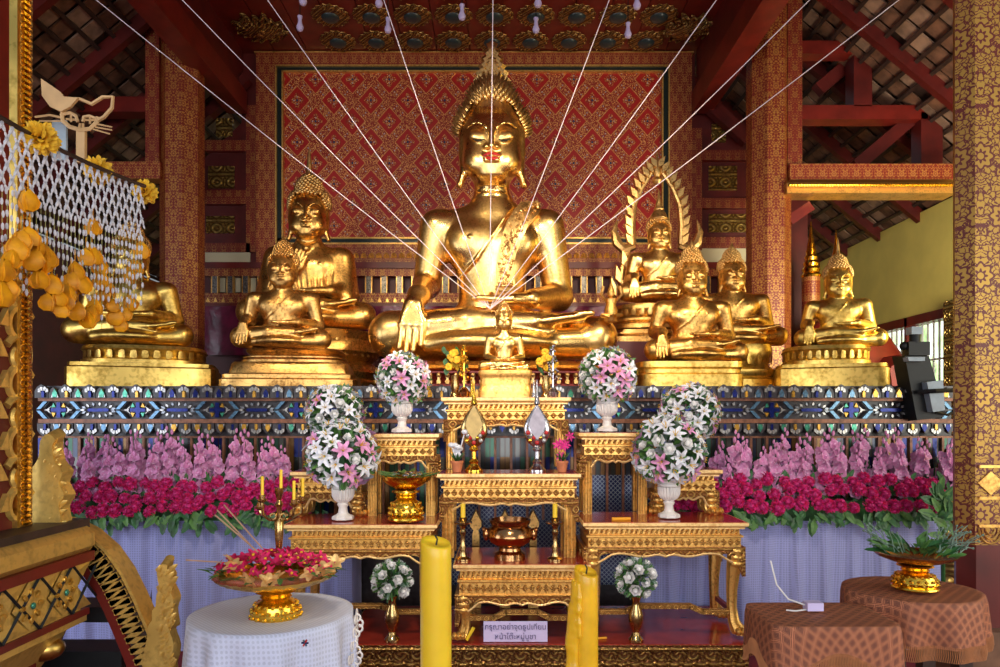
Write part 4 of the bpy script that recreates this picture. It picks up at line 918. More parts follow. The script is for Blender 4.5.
# ------------------------------------------------------------------ mosaic altar platform
pf = empty('mosaic_altar', (0, 5.5, 0)); tag(pf, 'long altar platform faced with blue, white and green mirror mosaic under the statues', 'altar')
XL, XR = at(38, 0, 4.7).x, at(957, 0, 4.7).x
b = MB(); b.bbox((XL, 4.76, 0), (XR, 6.55, 1.62)); b.bbox((XL-.0, 4.74, 1.6), (XR, 6.6, 1.68)); b.build('body', 'tile_dark', pf, False)
b = MB()
for py, h_, d in ((399.5, 3, .03), (421, 4, .045), (437, 2, .02)): slab(38, py-h_/2, 957, py+h_/2, 4.74-d, .05+d, b)
b.build('rust_moulding', 'tile_rust', pf, False)
TM = ['tile_dark','t_white','t_blue','t_green','t_amber','t_sky','t_grey']
def tile(b, px, py, w, h, up, kind, Y=4.7):
    def pr(pts, mi, d, yy): b.prism([(x/F*Y, y/F*Y*up) for x, y in pts], at(px, py, Y-yy), (1,0,0), (0,0,1), (0,-1,0), d, mi)
    arch = [(-w/2,0),(w/2,0),(w/2,h*.5),(w*.3,h*.82),(0,h),(-w*.3,h*.82),(-w/2,h*.5)]
    pr(arch, 0, .03, 0)
    if kind == 0:
        for a in (-62,-24,24,62):
            t = math.radians(a); cx, cy = math.sin(t)*w*.33, h*.42+math.cos(t)*h*.26
            pr([(cx-w*.1,cy-h*.12),(cx+w*.1,cy-h*.12),(cx+w*.1,cy+h*.1),(cx,cy+h*.18),(cx-w*.1,cy+h*.1)], 1 if abs(a) < 90 else 6, .012, .03)
        pr([(-w*.1,h*.05),(w*.1,h*.05),(w*.1,h*.42),(0,h*.55),(-w*.1,h*.42)], 4 if int(px/19) % 2 else 2, .014, .03)
    else:
        c = (2,3,4,5)[int(px*7) % 4]
        pr([(-w*.22,h*.08),(w*.22,h*.08),(w*.3,h*.45),(0,h*.85),(-w*.3,h*.45)], c, .014, .03)
        pr([(-w*.42,h*.05),(-w*.26,h*.05),(-w*.3,h*.4)], 1, .012, .03); pr([(w*.26,h*.05),(w*.42,h*.05),(w*.3,h*.4)], 1, .012, .03)
b = MB(); x = 44; k = 0
while x < 955: tile(b, x, 398, 13 if k % 2 == 0 else 8.5, 13.5 if k % 2 == 0 else 10.5, 1, k % 2); x += 11.7; k += 1
b.build('cresting_tiles', TM, pf, False)
b = MB(); x = 46; k = 0
while x < 955: tile(b, x, 423.5, 12 if k % 2 == 0 else 8.5, 12.5 if k % 2 == 0 else 10, -1, k % 2, 4.69); x += 11.7; k += 1
b.build('hanging_leaf_tiles', TM, pf, False)
b = MB()
def tp(px, py, pts, mi, Y=4.735, d=.018): b.prism([((x)/F*Y, -y/F*Y) for x, y in pts], at(px, py, Y), (1,0,0), (0,0,1), (0,-1,0), d, mi)
cx = 60
while cx < 950:      # cross medallions
    for (dx, dy, w, h, m_) in ((0,0,5,5,2),(-5,0,5,3.2,2),(5,0,5,3.2,2),(0,-5,3.6,5,2),(0,5,3.6,5,2)): tp(cx, 410, [(dx-w/2,dy-h/2),(dx+w/2,dy-h/2),(dx+w/2,dy+h/2),(dx-w/2,dy+h/2)], m_)
    for sx in (-1,1):
        for sy in (-1,1):
            tp(cx, 410, [(sx*3,sy*3),(sx*7,sy*2.6),(sx*5,sy*7)], 3 if sx*sy > 0 else 4); tp(cx, 410, [(sx*7,sy*4),(sx*11,sy*1.2),(sx*9.5,sy*1)], 1)
            tp(cx, 410, [(sx*11,sy*8.5),(sx*18,sy*.8),(sx*22,sy*.8),(sx*15,sy*8.5)], 5)
        tp(cx, 410, [(sx*9,-1.2),(sx*14,0),(sx*9,1.2)], 1)
    ex = cx+39.5     # long blue bar inside an oval of pale petals
    if ex < 945:
        tp(ex, 410, [(-9,-1.6),(9,-1.6),(11,0),(9,1.6),(-9,1.6),(-11,0)], 2)
        for a in range(0, 360, 24):
            t = math.radians(a+12); px_, py_ = math.cos(t)*15.5, math.sin(t)*6; ux, uy = math.cos(t)*1.0, math.sin(t)*1.6; l = math.hypot(ux, uy); ux /= l; uy /= l
            tp(ex, 410, [(px_-ux*2.6,py_-uy*2), (px_-uy*1.3,py_+ux*1.3), (px_+ux*2.6,py_+uy*2), (px_+uy*1.3,py_-ux*1.3)], 1 if a % 48 else 6)
    cx += 79
b.build('medallion_tiles', TM, pf, False)
b = MB(); slab(38, 438, 957, 520, 4.735, .05, b); b.build('mirror_strip_panel', 'strips', pf, False)
b = MB()
for k in range(58): slab(46+k*16, 437, 48.4+k*16, 520, 4.715, .03, b)
b.build('strip_dividers', 'tile_rust', pf, False)
b = MB(); slab(440, 475, 700, 585, 4.73, .03, b); b.build('blue_lattice_panel', 'lattice', pf, False)
b = MB(); b.bbox((at(606,0,5.6).x, 5.55, PT), (at(722,0,5.6).x, 6.3, at(0,342,5.6).z)); tag(b.build('statue_stand', 'red_dark', smooth=False), 'low dark red stand raising the crowned statue', 'stand')
# ------------------------------------------------------------------ gilt altar tables
def altar_table(label, px0, px1, py, pyb, Y, depth, frieze=12, apron=9, legs='straight', lw=9, stretch=None, back=True):
    """py: front top edge row, pyb: foot row; px0/px1 outer edges of the top"""
    A = at(px0, py, Y); Z = at(px1, pyb, Y); x0, x1, zt, zb = A.x, Z.x, A.z, Z.z; u = Y/F; w = x1-x0
    rt = empty('altar_table', ((x0+x1)/2, Y+depth/2, zb)); tag(rt, label, 'table')
    e = 5*u; f = frieze*u; ap = apron*u; lw_ = lw*u
    b = MB(); prof = [(-3*u, -e-.2*u), (-.5*u, -e*.75), (0, -e*.6), (0, 0)]
    def ring(prof, q, mi=0):
        n = len(prof)
        for (o0, z0), (o1, z1) in zip(prof[:-1], prof[1:]):
            c0 = [(x0-o0, Y-o0), (x1+o0, Y-o0), (x1+o0, Y+depth+o0), (x0-o0, Y+depth+o0)]; c1 = [(x0-o1, Y-o1), (x1+o1, Y-o1), (x1+o1, Y+depth+o1), (x0-o1, Y+depth+o1)]
            c0 = [(p[0], p[1], zt+z0) for p in c0]; c1 = [(p[0], p[1], zt+z1) for p in c1]
            for i in range(4): j = (i+1) % 4; q.add([c0[i], c0[j], c1[j], c1[i]], [(0,1,2,3)], mi)
    ring(prof, b); b.add([(x0,Y,zt),(x1,Y,zt),(x1,Y+depth,zt),(x0,Y+depth,zt)], [(0,1,2,3)])
    i_ = 3*u; b.bbox((x0+i_, Y+i_, zt-e*1.3), (x1-i_, Y+depth-i_, zt-.001)); b.build('top_edge', 'gilt_top', rt, False)
    b = MB(); b.bbox((x0+1.6*u, Y+1.6*u, zt-.002), (x1-1.6*u, Y+depth-1.6*u, zt+.002)); b.build('red_lacquer_top', 'red_lacquer', rt, False)
    b = MB(); ring([(-6*u,-e-f), (-6*u,-e-f*.55), (-4*u,-e-f*.5), (-4*u,-e-f*.42), (-7*u,-e-f*.38), (-7*u,-e-f*.1), (-3*u,-e)], b); b.build('moulding', 'gilt', rt, False)
    b = MB()      # carved frieze: two rows of small relief
    def fr(q, z0, z1, o, step, shape):
        n = max(2, int((w-2*o)/step)); st = (w-2*o)/n
        for i in range(n):
            c = x0+o+st*(i+.5)
            if shape == 'd': q.prism([(-st*.5,0),(0,(z1-z0)*.5),(st*.5,0),(0,-(z1-z0)*.5)], (c, Y+o, (z0+z1)/2), (1,0,0), (0,0,1), (0,-1,0), .006, bev=.5)
            else: q.prism([(-st*.45,(z0-z1)*.45),(st*.1,(z0-z1)*.45),(st*.45,(z1-z0)*.45),(-st*.1,(z1-z0)*.45)], (c, Y+o, (z0+z1)/2), (1,0,0), (0,0,1), (0,-1,0), .006, bev=.3)
    fr(b, zt-e-f*.37, zt-e-f*.1, 7*u, 5*u, 's'); fr(b, zt-e-f*.97, zt-e-f*.56, 6*u, 7*u, 'd'); b.build('carved_frieze', 'carved_fine', rt, False)
    b = MB(); za = zt-e-f; o = 5*u      # scalloped apron
    def apr(P0, P1, nrm):
        n = 48; P0 = Vector(P0); P1 = Vector(P1); Lx = (P1-P0).length; d = (P1-P0).normalized(); out = []
        for i in range(n+1):
            t = i/n; k = abs(t-.5)*2
            dz = ap*(.62+.25*math.cos(t*PI*2*3)*.5+.5*max(0, k-.8)/.2+.25*max(0, .12-k)/.12)
            if k > .92: dz = ap*(1.2+ (k-.92)*16)
            out.append((t*Lx, -dz))
        out += [(Lx, 0), (0, 0)]
        b.prism(out[::-1], P0, d, (0,0,1), nrm, .018)
    apr((x0+o, Y+o+.006, za), (x1-o, Y+o+.006, za), (0,-1,0)); apr((x1-o, Y+o, za), (x1-o, Y+depth-o, za), (1,0,0)); apr((x0+o, Y+depth-o, za), (x0+o, Y+o, za), (-1,0,0)); 
    b.build('scalloped_apron', 'carved', rt, False)
    b = MB(); zz = za-ap*.2      # raised cord along the scallop
    pts = []
    for i in range(41):
        t = i/40; k = abs(t-.5)*2; dz = ap*(.62+.25*math.cos(t*PI*2*3)*.5+.5*max(0, k-.8)/.2+.25*max(0, .12-k)/.12)
        pts.append((x0+o+lw_*.8+t*(w-2*o-1.6*lw_), Y+o-.016, za-dz))
    b.tube(pts, 1.1*u, 5); b.build('apron_bead', 'gilt_top', rt)
    for (lx, ly, sx, sy) in ((x0+o, Y+o, 1, 1), (x1-o, Y+o, -1, 1), (x0+o, Y+depth-o, 1, -1), (x1-o, Y+depth-o, -1, -1)):
        b = MB(); c = (lx+sx*lw_/2, ly+sy*lw_/2)
        if legs == 'straight':
            b.box((c[0], c[1], (za+zb)/2), (lw_*.9, lw_*.9, za-zb))
            for k in (-1, 0, 1): b.tube([(c[0]+k*lw_*.3, c[1]-lw_*.42, zb+.004), (c[0]+k*lw_*.3, c[1]-lw_*.42, za)], lw_*.15, 6)
            for k in (-1, 0, 1): b.tube([(c[0]-sx*lw_*.42, c[1]+k*lw_*.3, zb+.004), (c[0]-sx*lw_*.42, c[1]+k*lw_*.3, za)], lw_*.15, 6)
        else:      # cabriole leg ending in a claw foot
            H_ = za-zb; pr = [(0, 1.0, 1.25), (-.15, .9, 1.3), (.0, .75, 1.05), (.12, .5, .82), (.12, .3, .72), (.0, .14, .85), (-.35, .04, 1.25), (-.5, 0, 1.3)]
            rings = [((c[0]+sx*p[0]*lw_, c[1]+sy*p[0]*lw_*.6), zb+p[1]*H_, p[2]*lw_/2) for p in pr][::-1]
            vs = []; fs = []
            for (cc, z, r_) in rings:
                for k in range(16): a = 2*PI*k/16; g = r_*(1+.1*math.cos(a*8)); vs.append((cc[0]+g*math.cos(a), cc[1]+g*math.sin(a), z))
            for j in range(len(rings)-1):
                for k in range(16): fs.append((j*16+k, j*16+(k+1)%16, (j+1)*16+(k+1)%16, (j+1)*16+k))
            fs.append(tuple(range(15,-1,-1))); fs.append(tuple((len(rings)-1)*16+k for k in range(16))); b.add(vs, fs)
            for k in (-1,0,1): b.ball((c[0]-sx*lw_*.45+k*lw_*.35, c[1]-lw_*.75, zb+lw_*.3), (lw_*.22, lw_*.4, lw_*.3), 8, 6)
            for k in range(3): b.ball((c[0]-sx*lw_*.1, c[1]-lw_*.55, za-lw_*(.3+.5*k)), (lw_*.5, lw_*.22, lw_*.28), 8, 6)
        b.build('leg', 'gilt', rt)
    if stretch:
        zs = at(0, stretch, Y).z; b = MB()
        for yy in (Y+o+lw_*.3,):
            pts = [(x0+o+lw_, yy, zs-.02), (x0+o+lw_*3, yy, zs-.02), (x0+o+lw_*4, yy, zs+.01), (x1-o-lw_*4, yy, zs+.01), (x1-o-lw_*3, yy, zs-.02), (x1-o-lw_, yy, zs-.02)]
            for p, q in zip(pts[:-1], pts[1:]): v = Vector(q)-Vector(p); b.box((Vector(p)+Vector(q))/2, (v.length+.005, .02, 5.5*u), ry=-math.atan2(v.z, v.x))
        b.build('stretcher', 'carved_fine', rt, False)
        for xx in (x0+o+lw_*.5, x1-o-lw_*.5): b = MB(); b.bbox((xx-.01, Y+lw_, zs-.04), (xx+.01, Y+depth-lw_, zs-.015)); b.build('side_rail', 'red_paint', rt, False)
    return rt, (x0, x1, zt)
# plinth under everything
JY = 3.6; JZ = at(0, 645, JY).z
jx0, jx1 = at(338,0,JY).x, at(762,0,JY).x
pl = empty('altar_plinth', ((jx0+jx1)/2, 3.95, 0)); tag(pl, 'wide low red-topped plinth with gilt mouldings carrying the gilt altar tables', 'plinth')
b = MB(); b.bbox((jx0+.01, JY+.01, JZ-.02), (jx1-.01, 4.36, JZ)); b.build('red_top', 'red_lacquer', pl, False)
b = MB(); b.bbox((jx0, JY, JZ-.028), (jx1, 4.36, JZ-.004)); b.bbox((jx0+.025, JY+.03, JZ-.06), (jx1-.025, 4.34, JZ-.028)); b.build('rim', 'carved_dark', pl, False)
b = MB(); b.bbox((jx0+.05, JY+.05, .0), (jx1-.05, 4.34, JZ-.06));  b.build('carved_body', 'carved_dark', pl, False)
b = MB()
for k in range(60): c = jx0+.04+(jx1-jx0-.08)*(k+.5)/60; b.prism([(-.016,0),(0,.013),(.016,0),(0,-.013)], (c, JY+.03, JZ-.044), (1,0,0), (0,0,1), (0,-1,0), .01, bev=.4)
for k in range(30): c = jx0+.06+(jx1-jx0-.12)*(k+.5)/30; b.ball((c, JY+.05, JZ-.12), (.03,.02,.04), 8, 5); b.ball((c+.02, JY+.05, JZ-.18), (.02,.02,.03), 8, 5)
b.build('leaf_relief', 'carved_dark', pl)
T = {}
T['H'] = altar_table('large red-topped gilt altar table carrying the bright gold bowl and a white urn', 283, 437, 525, 638, 3.66, .44, 20, 12, 'cab', 13, 610)
T['I'] = altar_table('large red-topped gilt altar table next to the brown brocade tables, a white urn on it', 583, 749, 523, 636, 3.66, .44, 20, 12, 'cab', 13, 610)
T['C'] = altar_table('lowest middle gilt altar table, red-topped, carrying the bronze incense bowl and two candlesticks', 453, 591, 565, 640, 3.62, .50, 26, 13, 'cab', 12, 616)
CZ = T['C'][1][2]; pb_ = HZ+(ZC-CZ)/3.78*F
T['B'] = altar_table('middle gilt altar table carrying two egg-shaped fans and two little flower pots', 437, 581, 474, pb_, 3.78, .32, 19, 10, 'straight', 12)
BZ = T['B'][1][2]; pa_ = HZ+(ZC-BZ)/4.14*F
T['A'] = altar_table('topmost gilt altar table at the centre, carrying the small golden statue', 441, 571, 397.5, pa_-.3, 4.14, .30, 17, 9, 'straight', 9)
HZt = T['H'][1][2]; IZt = T['I'][1][2]
def foot(z, Y): return HZ+(ZC-z)/Y*F
T['D'] = altar_table('tall narrow gilt altar table standing behind the gold bowl, a flower urn on top', 362, 439, 434, foot(HZt, 3.96), 3.96, .26, 17, 10, 'straight', 9)
T['E'] = altar_table('tall narrow gilt altar table on the brocade-table side, a flower urn on top, open below', 579, 653, 433, foot(IZt, 3.96), 3.96, .26, 17, 10, 'straight', 9)
T['F'] = altar_table('low side gilt altar table half hidden behind the flower urn near the candelabra', 290, 366, 472, foot(HZt, 3.98), 3.98, .24, 16, 12, 'cab', 12)
T['G'] = altar_table('low side gilt altar table half hidden behind the flower urn near the magenta flower bank', 650, 723, 470, foot(IZt, 3.98), 3.98, .24, 16, 12, 'cab', 12)
# ------------------------------------------------------------------ vessels
def urn(label, px, pyt, pyb, Y, wpx):
    c = at(px, pyb, Y); hh = (pyb-pyt)/F*Y; w = wpx/F*Y/2; rt = empty('flower_urn', c); tag(rt, label, 'urn')
    b = MB(); b.lathe([(w*1.0,0),(w*1.0,.07*hh),(w*.85,.1*hh)], c, 8, rot=PI/8); b.build('octagonal_foot', 'porcelain', rt, False)
    b = MB(); b.lathe([(w*.75,.1*hh),(w*.45,.16*hh),(w*.38,.3*hh),(w*.5,.36*hh),(w*.52,.39*hh),(w*.4,.42*hh)], c, 24); b.build('stem', 'porcelain', rt)
    b = MB(); b.lathe([(w*.4,.42*hh),(w*.75,.5*hh),(w*.92,.6*hh),(w*.95,.78*hh)], c, 48, lobes=24, amp=.09); b.lathe([(w*.9,.78*hh),(w*1.02,.8*hh),(w*1.02,.86*hh),(w*.92,.88*hh),(w*1.0,.95*hh),(w*1.12,1.0*hh),(w*.9,.98*hh),(w*.8,.85*hh)], c, 32); b.build('fluted_bowl', 'porcelain', rt)
    return rt
urn('white fluted urn on the tall table behind the gold bowl', 402, 396, 432, 4.08, 21)
urn('white fluted urn on the tall table at the brocade-table side', 607, 397, 431, 4.08, 21)
urn('white fluted urn on the large altar table near the candelabra', 343, 480, 519, 3.82, 22)
urn('white fluted urn on the large claw-footed altar table', 669, 478, 517, 3.82, 22)
urn('white urn on the low side table, hidden behind the front bouquet near the candelabra', 333, 436, 471, 4.08, 20)
urn('white urn on the low side table, hidden behind the front bouquet near the magenta bank', 690, 436, 469, 4.08, 20)
def phan(label, px, pyt, pyb, Y, wpx, basepx, name='offering_bowl', mat='gold_bright', lip='gold_bright', flare=1.0):
    c = at(px, pyb, Y); hh = (pyb-pyt)/F*Y; w = wpx/F*Y/2; q = basepx/F*Y/2; rt = empty(name, c); tag(rt, label, 'bowl')
    b = MB(); b.lathe([(q,0),(q*1.03,.03*hh),(q*1.0,.07*hh),(q*.9,.09*hh),(q*.97,.2*hh),(q*.85,.38*hh),(q*.6,.46*hh),(q*.5,.5*hh)], c, 48, lobes=0)
    for k in range(18):
        a = 2*PI*k/18
        for j, (rr, zz) in enumerate(((.95,.16),(.92,.27),(.8,.38))): b.ball(c+Vector((math.cos(a+j*.17)*q*rr, math.sin(a+j*.17)*q*rr, zz*hh)), (q*.11, q*.11, hh*.045), 6, 4)
    b.build('embossed_foot', mat, rt)
    b = MB(); b.lathe([(q*.5,.5*hh),(q*.62,.53*hh),(q*.55,.56*hh),(q*.6,.6*hh),(q*.8,.64*hh),(q*.75,.68*hh),(q*.5,.70*hh)], c, 36); b.build('ringed_stem', mat, rt)
    b = MB(); b.lathe([(q*.5,.70*hh),(w*.62,.78*hh),(w*.9,.9*hh),(w*1.0,1.0*hh),(w*.96,1.0*hh),(w*.85,.92*hh),(w*.3,.82*hh),(0.001,.82*hh)], c, 60, lobes=30, amp=.03); b.build('dish', lip, rt)
    return rt, c, hh, w
phan('bright gold footed bowl on the large altar table, under the tall narrow table', 406, 476, 520, 3.76, 50, 35)
b = MB(); c = at(406, 475, 3.76)
for k in range(26): a = random.uniform(0, 2*PI); r_ = random.uniform(.02, .11); b.prism(leaf_outline(.03, .09), c+Vector((r_*math.cos(a), r_*math.sin(a), random.uniform(-.02,.005))), (math.cos(a*2), math.sin(a*2), .0), (math.cos(a), math.sin(a), .25), (0,0,1), .002)
for k in range(10): a = random.uniform(0, 2*PI); b.ball(c+Vector((.07*math.cos(a), .07*math.sin(a), .005)), (.02,.02,.012), 8, 5, mi=1)
tag(b.build('leaf_offering', ['leaf_light', 'silver'], smooth=False), 'loose leaves heaped in the gold bowl under the tall table', 'leaves')
# incense bowl and candlesticks
c = at(510, 562, 3.78); c.z = CZ+.003; hh = .225; rt = empty('incense_bowl', c); tag(rt, 'coppery bronze incense bowl with a wide rim at the centre of the lowest table', 'bowl')
b = MB(); b.lathe([(.085,0),(.082,.03),(.062,.045),(.058,.06)], c, 40); b.build('foot_ring', 'bronze', rt)
b = MB(); b.lathe([(.058,.06),(.105,.09),(.125,.125),(.118,.16),(.098,.178),(.11,.195),(.113,.21),(.1,.213),(.09,.18),(.07,.18)], c, 48); b.build('bowl_body', 'bronze', rt)
for sx in (-1, 1):
    b = MB(); b.ball(c+Vector((sx*.128, 0, .13)), (.02,.025,.035), 10, 8); b.ball(c+Vector((sx*.14, 0, .155)), (.012,.015,.016), 8, 6); b.build('lion_handle', 'bronze', rt)
for px, lab, sd in ((463, 'brass candlestick with a yellow candle on the lowest middle table, candelabra side', 0), (555, 'brass candlestick with a yellow candle on the lowest middle table, brocade-table side', 1)):
    c = at(px, 560, 3.74); c.z = CZ+.003; rt = empty('candlestick', c); tag(rt, lab, 'candlestick')
    b = MB(); b.lathe([(.042,0),(.042,.008),(.022,.02),(.013,.05),(.018,.07),(.012,.085),(.012,.13),(.018,.15),(.012,.165),(.02,.185)], c, 24); b.build('stem', 'brass', rt)
    b = MB(); b.lathe([(.014,.185),(.048,.195),(.05,.203),(.02,.2)], c, 24); b.lathe([(.018,.2),(.02,.225),(.022,.228)], c, 16); b.build('drip_pan', 'brass', rt)
    b = MB(); b.lathe([(.013,.215),(.013,.30)], c, 14); b.lathe([(.0015,.30),(.001,.312)], c, 6); tag(b.build('candle', 'wax'), 'yellow candle in the brass candlestick, %s' % ('candelabra side' if not sd else 'brocade-table side'), 'candle')
# three gold spear-head plaques behind the bowl
for px, lab in ((476, 'gold spearhead ornament on the blue lattice, nearest the tall flower table'), (505, 'gold spearhead ornament on the blue lattice, straight behind the bronze bowl'), (533, 'gold spearhead ornament on the blue lattice, on the brocade-table side of the bronze bowl')):
    b = MB(); c = at(px, 548, 4.33); u = 4.33/F
    b.prism([(x*u, y*u) for x, y in ((-4,0),(4,0),(4,14),(2.5,18),(6,22),(6.5,27),(3,34),(0,40),(-3,34),(-6.5,27),(-6,22),(-2.5,18),(-4,14))], c, (1,0,0), (0,0,1), (0,-1,0), .03, bev=.12)
    b.prism([(-5*u,JZ-c.z+.002),(5*u,JZ-c.z+.002),(4*u,0),(-4*u,0)], c+Vector((0,0,0)), (1,0,0), (0,0,1), (0,-1,0), .03); tag(b.build('spearhead_ornament', 'gold_brown', smooth=False), lab, 'ornament')
# egg fans
for px, mt, lab in ((474, 'gold_bright', 'golden egg-shaped standing fan with a gold leaf on the middle table'), (537, 'silver', 'silver egg-shaped standing fan with a silver leaf on the middle table')):
    c = at(px, 470, 3.92); c.z = BZ+.003; u = 3.92/F; rt = empty('ceremonial_fan', c); tag(rt, lab, 'fan')
    b = MB(); b.lathe([(9*u,0),(9*u,2*u),(6*u,5*u),(4*u,8*u),(5*u,10*u),(2.4*u,13*u),(2.4*u,20*u),(5*u,22*u),(3*u,25*u)], c, 24); b.build('turned_foot', mt, rt)
    b = MB(); b.lathe([(3*u,24*u),(9*u,29*u),(13*u,37*u),(13.5*u,44*u),(11*u,52*u),(6*u,60*u),(1.5*u,66*u),(.5*u,70*u)], c, 28, sy=.35); b.build('egg_body', 'silver' if mt == 'silver' else 'brass', rt)
    b = MB(); b.prism([(x*u, y*u) for x, y in ((0,32),(5,38),(8.5,47),(6,55),(0,66),(-6,55),(-8.5,47),(-5,38))], c+Vector((0,-.027,0)), (1,0,0), (0,0,1), (0,-1,0), .006); b.build('leaf_plate', 'fan_gold' if mt != 'silver' else 'fan_silver', rt, False)
    b = MB()
    for k, (dx, dz, m_) in enumerate(((-6,36,0),(-3,34,1),(0,33,0),(3,34,2),(6,36,0),(-9,39,1),(9,39,1),(-7,31,2),(7,31,0),(0,29,1))): b.ball(c+Vector((dx*u, -.02, dz*u)), (2.2*u,1.5*u,2.2*u), 8, 5, mi=m_)
    b.build('mirror_studs', ['t_white','lips','gold_bright'], rt)
    b = MB(); b.lathe([(1*u,66*u),(3.4*u,68*u),(2.5*u,72*u),(1*u,78*u),(.2*u,92*u)], c, 12); b.build('spire', mt, rt)
# flower pots on the middle table
def small_pot(px, lab, fl, n, star):
    c = at(px, 470, 3.9); c.z = BZ+.003; u = 3.9/F; rt = empty('flower_pot', c); tag(rt, lab, 'pot')
    b = MB(); b.lathe([(4.2*u,0),(6*u,9*u),(6.5*u,9*u),(6.5*u,11*u),(5*u,11*u),(5*u,8*u)], c, 20); b.build('clay_pot', 'terracotta', rt)
    b = MB(); 
    for k in range(9): a = 2*PI*k/9; b.prism(leaf_outline(2.5*u, 13*u), c+Vector((0,0,9*u)), (-math.sin(a), math.cos(a), 0), (math.cos(a)*.6, math.sin(a)*.6, .8), (math.cos(a), math.sin(a), -.5), .002)
    b.build('leaves', 'leaf', rt, False)
    rn = random.Random(px)
    for k in range(n):
        a = 2*PI*k/n*2.4; r_ = rn.uniform(1, 10)*u; z = (14+rn.random()*16+(10 if k == 0 else 0))*u; d = Vector((math.cos(a)*r_, math.sin(a)*r_*.6, z)); b = MB()
        if star: star_flower(b, c+d, Vector((math.cos(a)*.4, -1, .3)).normalized(), 6*u, 6)
        else: b.ball(c+d, (3.4*u,3.4*u,2.6*u), 8, 6); b.tube([c+Vector((0,0,10*u)), c+d*.98], .6*u, 4)
        b.build('blossom', fl, rt)
def star_flower(b, c, n, r_, np_=6, mi=0, wid=.42, cup=.3):
    a = n.orthogonal().normalized(); d = n.cross(a)
    for k in range(np_):
        t = 2*PI*k/np_; u_ = a*math.cos(t)+d*math.sin(t); v_ = n.cross(u_)
        p0 = c; p1 = c+u_*r_*.5+n*r_*cup*.75; p2 = c+u_*r_+n*r_*cup*.55; w = v_*r_*wid*.5
        b.add([p0, p1-w, p2, p1+w, p1+n*r_*.09], [(0,1,4),(1,2,4),(2,3,4),(3,0,4)], mi)
small_pot(457, 'small terracotta pot of white blossoms on the middle table', 'white_petal', 8, False)
small_pot(562, 'small terracotta pot of hot pink blossoms on the middle table', 'carnation', 9, True)
M['hot_pink'] = M['carnation']
# vases beside the small statue
def flower_vase(px, lab, cols, tall, Yv=4.22):
    c = at(px, 395, Yv); c.z = T['A'][1][2]+.003; u = Yv/F; rt = empty('flower_vase', c); tag(rt, lab, 'vase')
    b = MB(); b.lathe([(5*u,0),(5*u,2*u),(3*u,5*u),(4.6*u,11*u),(3.4*u,17*u),(4.2*u,22*u),(2.5*u,20*u)], c, 20); b.build('vase_body', tall, rt)
    rn = random.Random(px); b = MB()
    for k in range(18): a = rn.uniform(0, 2*PI); p = c+Vector((math.cos(a)*rn.uniform(2,11)*u, math.sin(a)*6*u, rn.uniform(20,45)*u)); b.prism(leaf_outline(5*u, 9*u), p, (math.cos(a), math.sin(a), .3), (-math.sin(a)*.5, .1, .9), (0,-1,0), .002)
    b.build('leaves', 'leaf', rt, False)
    for k in range(13): 
        a = rn.uniform(0, 2*PI); p = c+Vector((math.cos(a)*rn.uniform(0,10)*u, math.sin(a)*5*u, rn.uniform(26,46)*u)); b = MB()
        for j in range(7): t = 2*PI*j/7; b.ball(p+Vector((math.cos(t)*2*u, -1.2*u, math.sin(t)*2*u)), (2*u,1.6*u,2*u), 6, 4)
        b.build('blossom', cols, rt)
flower_vase(455, 'brass vase of orange marigolds beside the small statue, near the great earth-touching hand', 'marigold', 'brass')
flower_vase(546, 'brass vase of orange marigolds beside the small statue, near the great lap hand', 'marigold', 'brass')
for px, mt, lab in ((464, 'gold_bright', 'small gold ornamental tree beside the small statue'), (553, 'silver', 'small silver ornamental tree beside the small statue')):
    Yv = 4.18; c = at(px, 395, Yv); c.z = T['A'][1][2]+.003; u = Yv/F; rt = empty('ornamental_tree', c); tag(rt, lab, 'ornament')
    b = MB(); b.lathe([(5*u,0),(6*u,5*u),(4*u,8*u),(2*u,10*u)], c, 16); b.build('pot', 'bronze' if mt != 'silver' else 'silver', rt)
    b = MB(); b.tube([c+Vector((0,0,8*u)), c+Vector((0,0,52*u))], .8*u, 5); rn = random.Random(2)
    for k in range(34): a = rn.uniform(0,2*PI); z = (18+k)*u; r_ = (8-(k/34)*6)*u*rn.uniform(.4,1); p = c+Vector((math.cos(a)*r_, math.sin(a)*r_*.7, z)); b.tube([c+Vector((0,0,z-3*u)), p], .35*u, 4); b.ball(p, 1.5*u, 6, 4)
    b.build('foil_leaves', mt, rt)
for px, mt, lab in ((472, 'gold_bright', 'little gold cone at the foot of the small statue'), (534, 'silver', 'little silver cone at the foot of the small statue')):
    b = MB(); c = at(px, 396, 4.16); c.z = T['A'][1][2]+.003; b.lathe([(.02,0),(.018,.01),(.01,.05),(.001,.11)], c, 14); tag(b.build('ceremonial_cone', mt), lab, 'ornament')
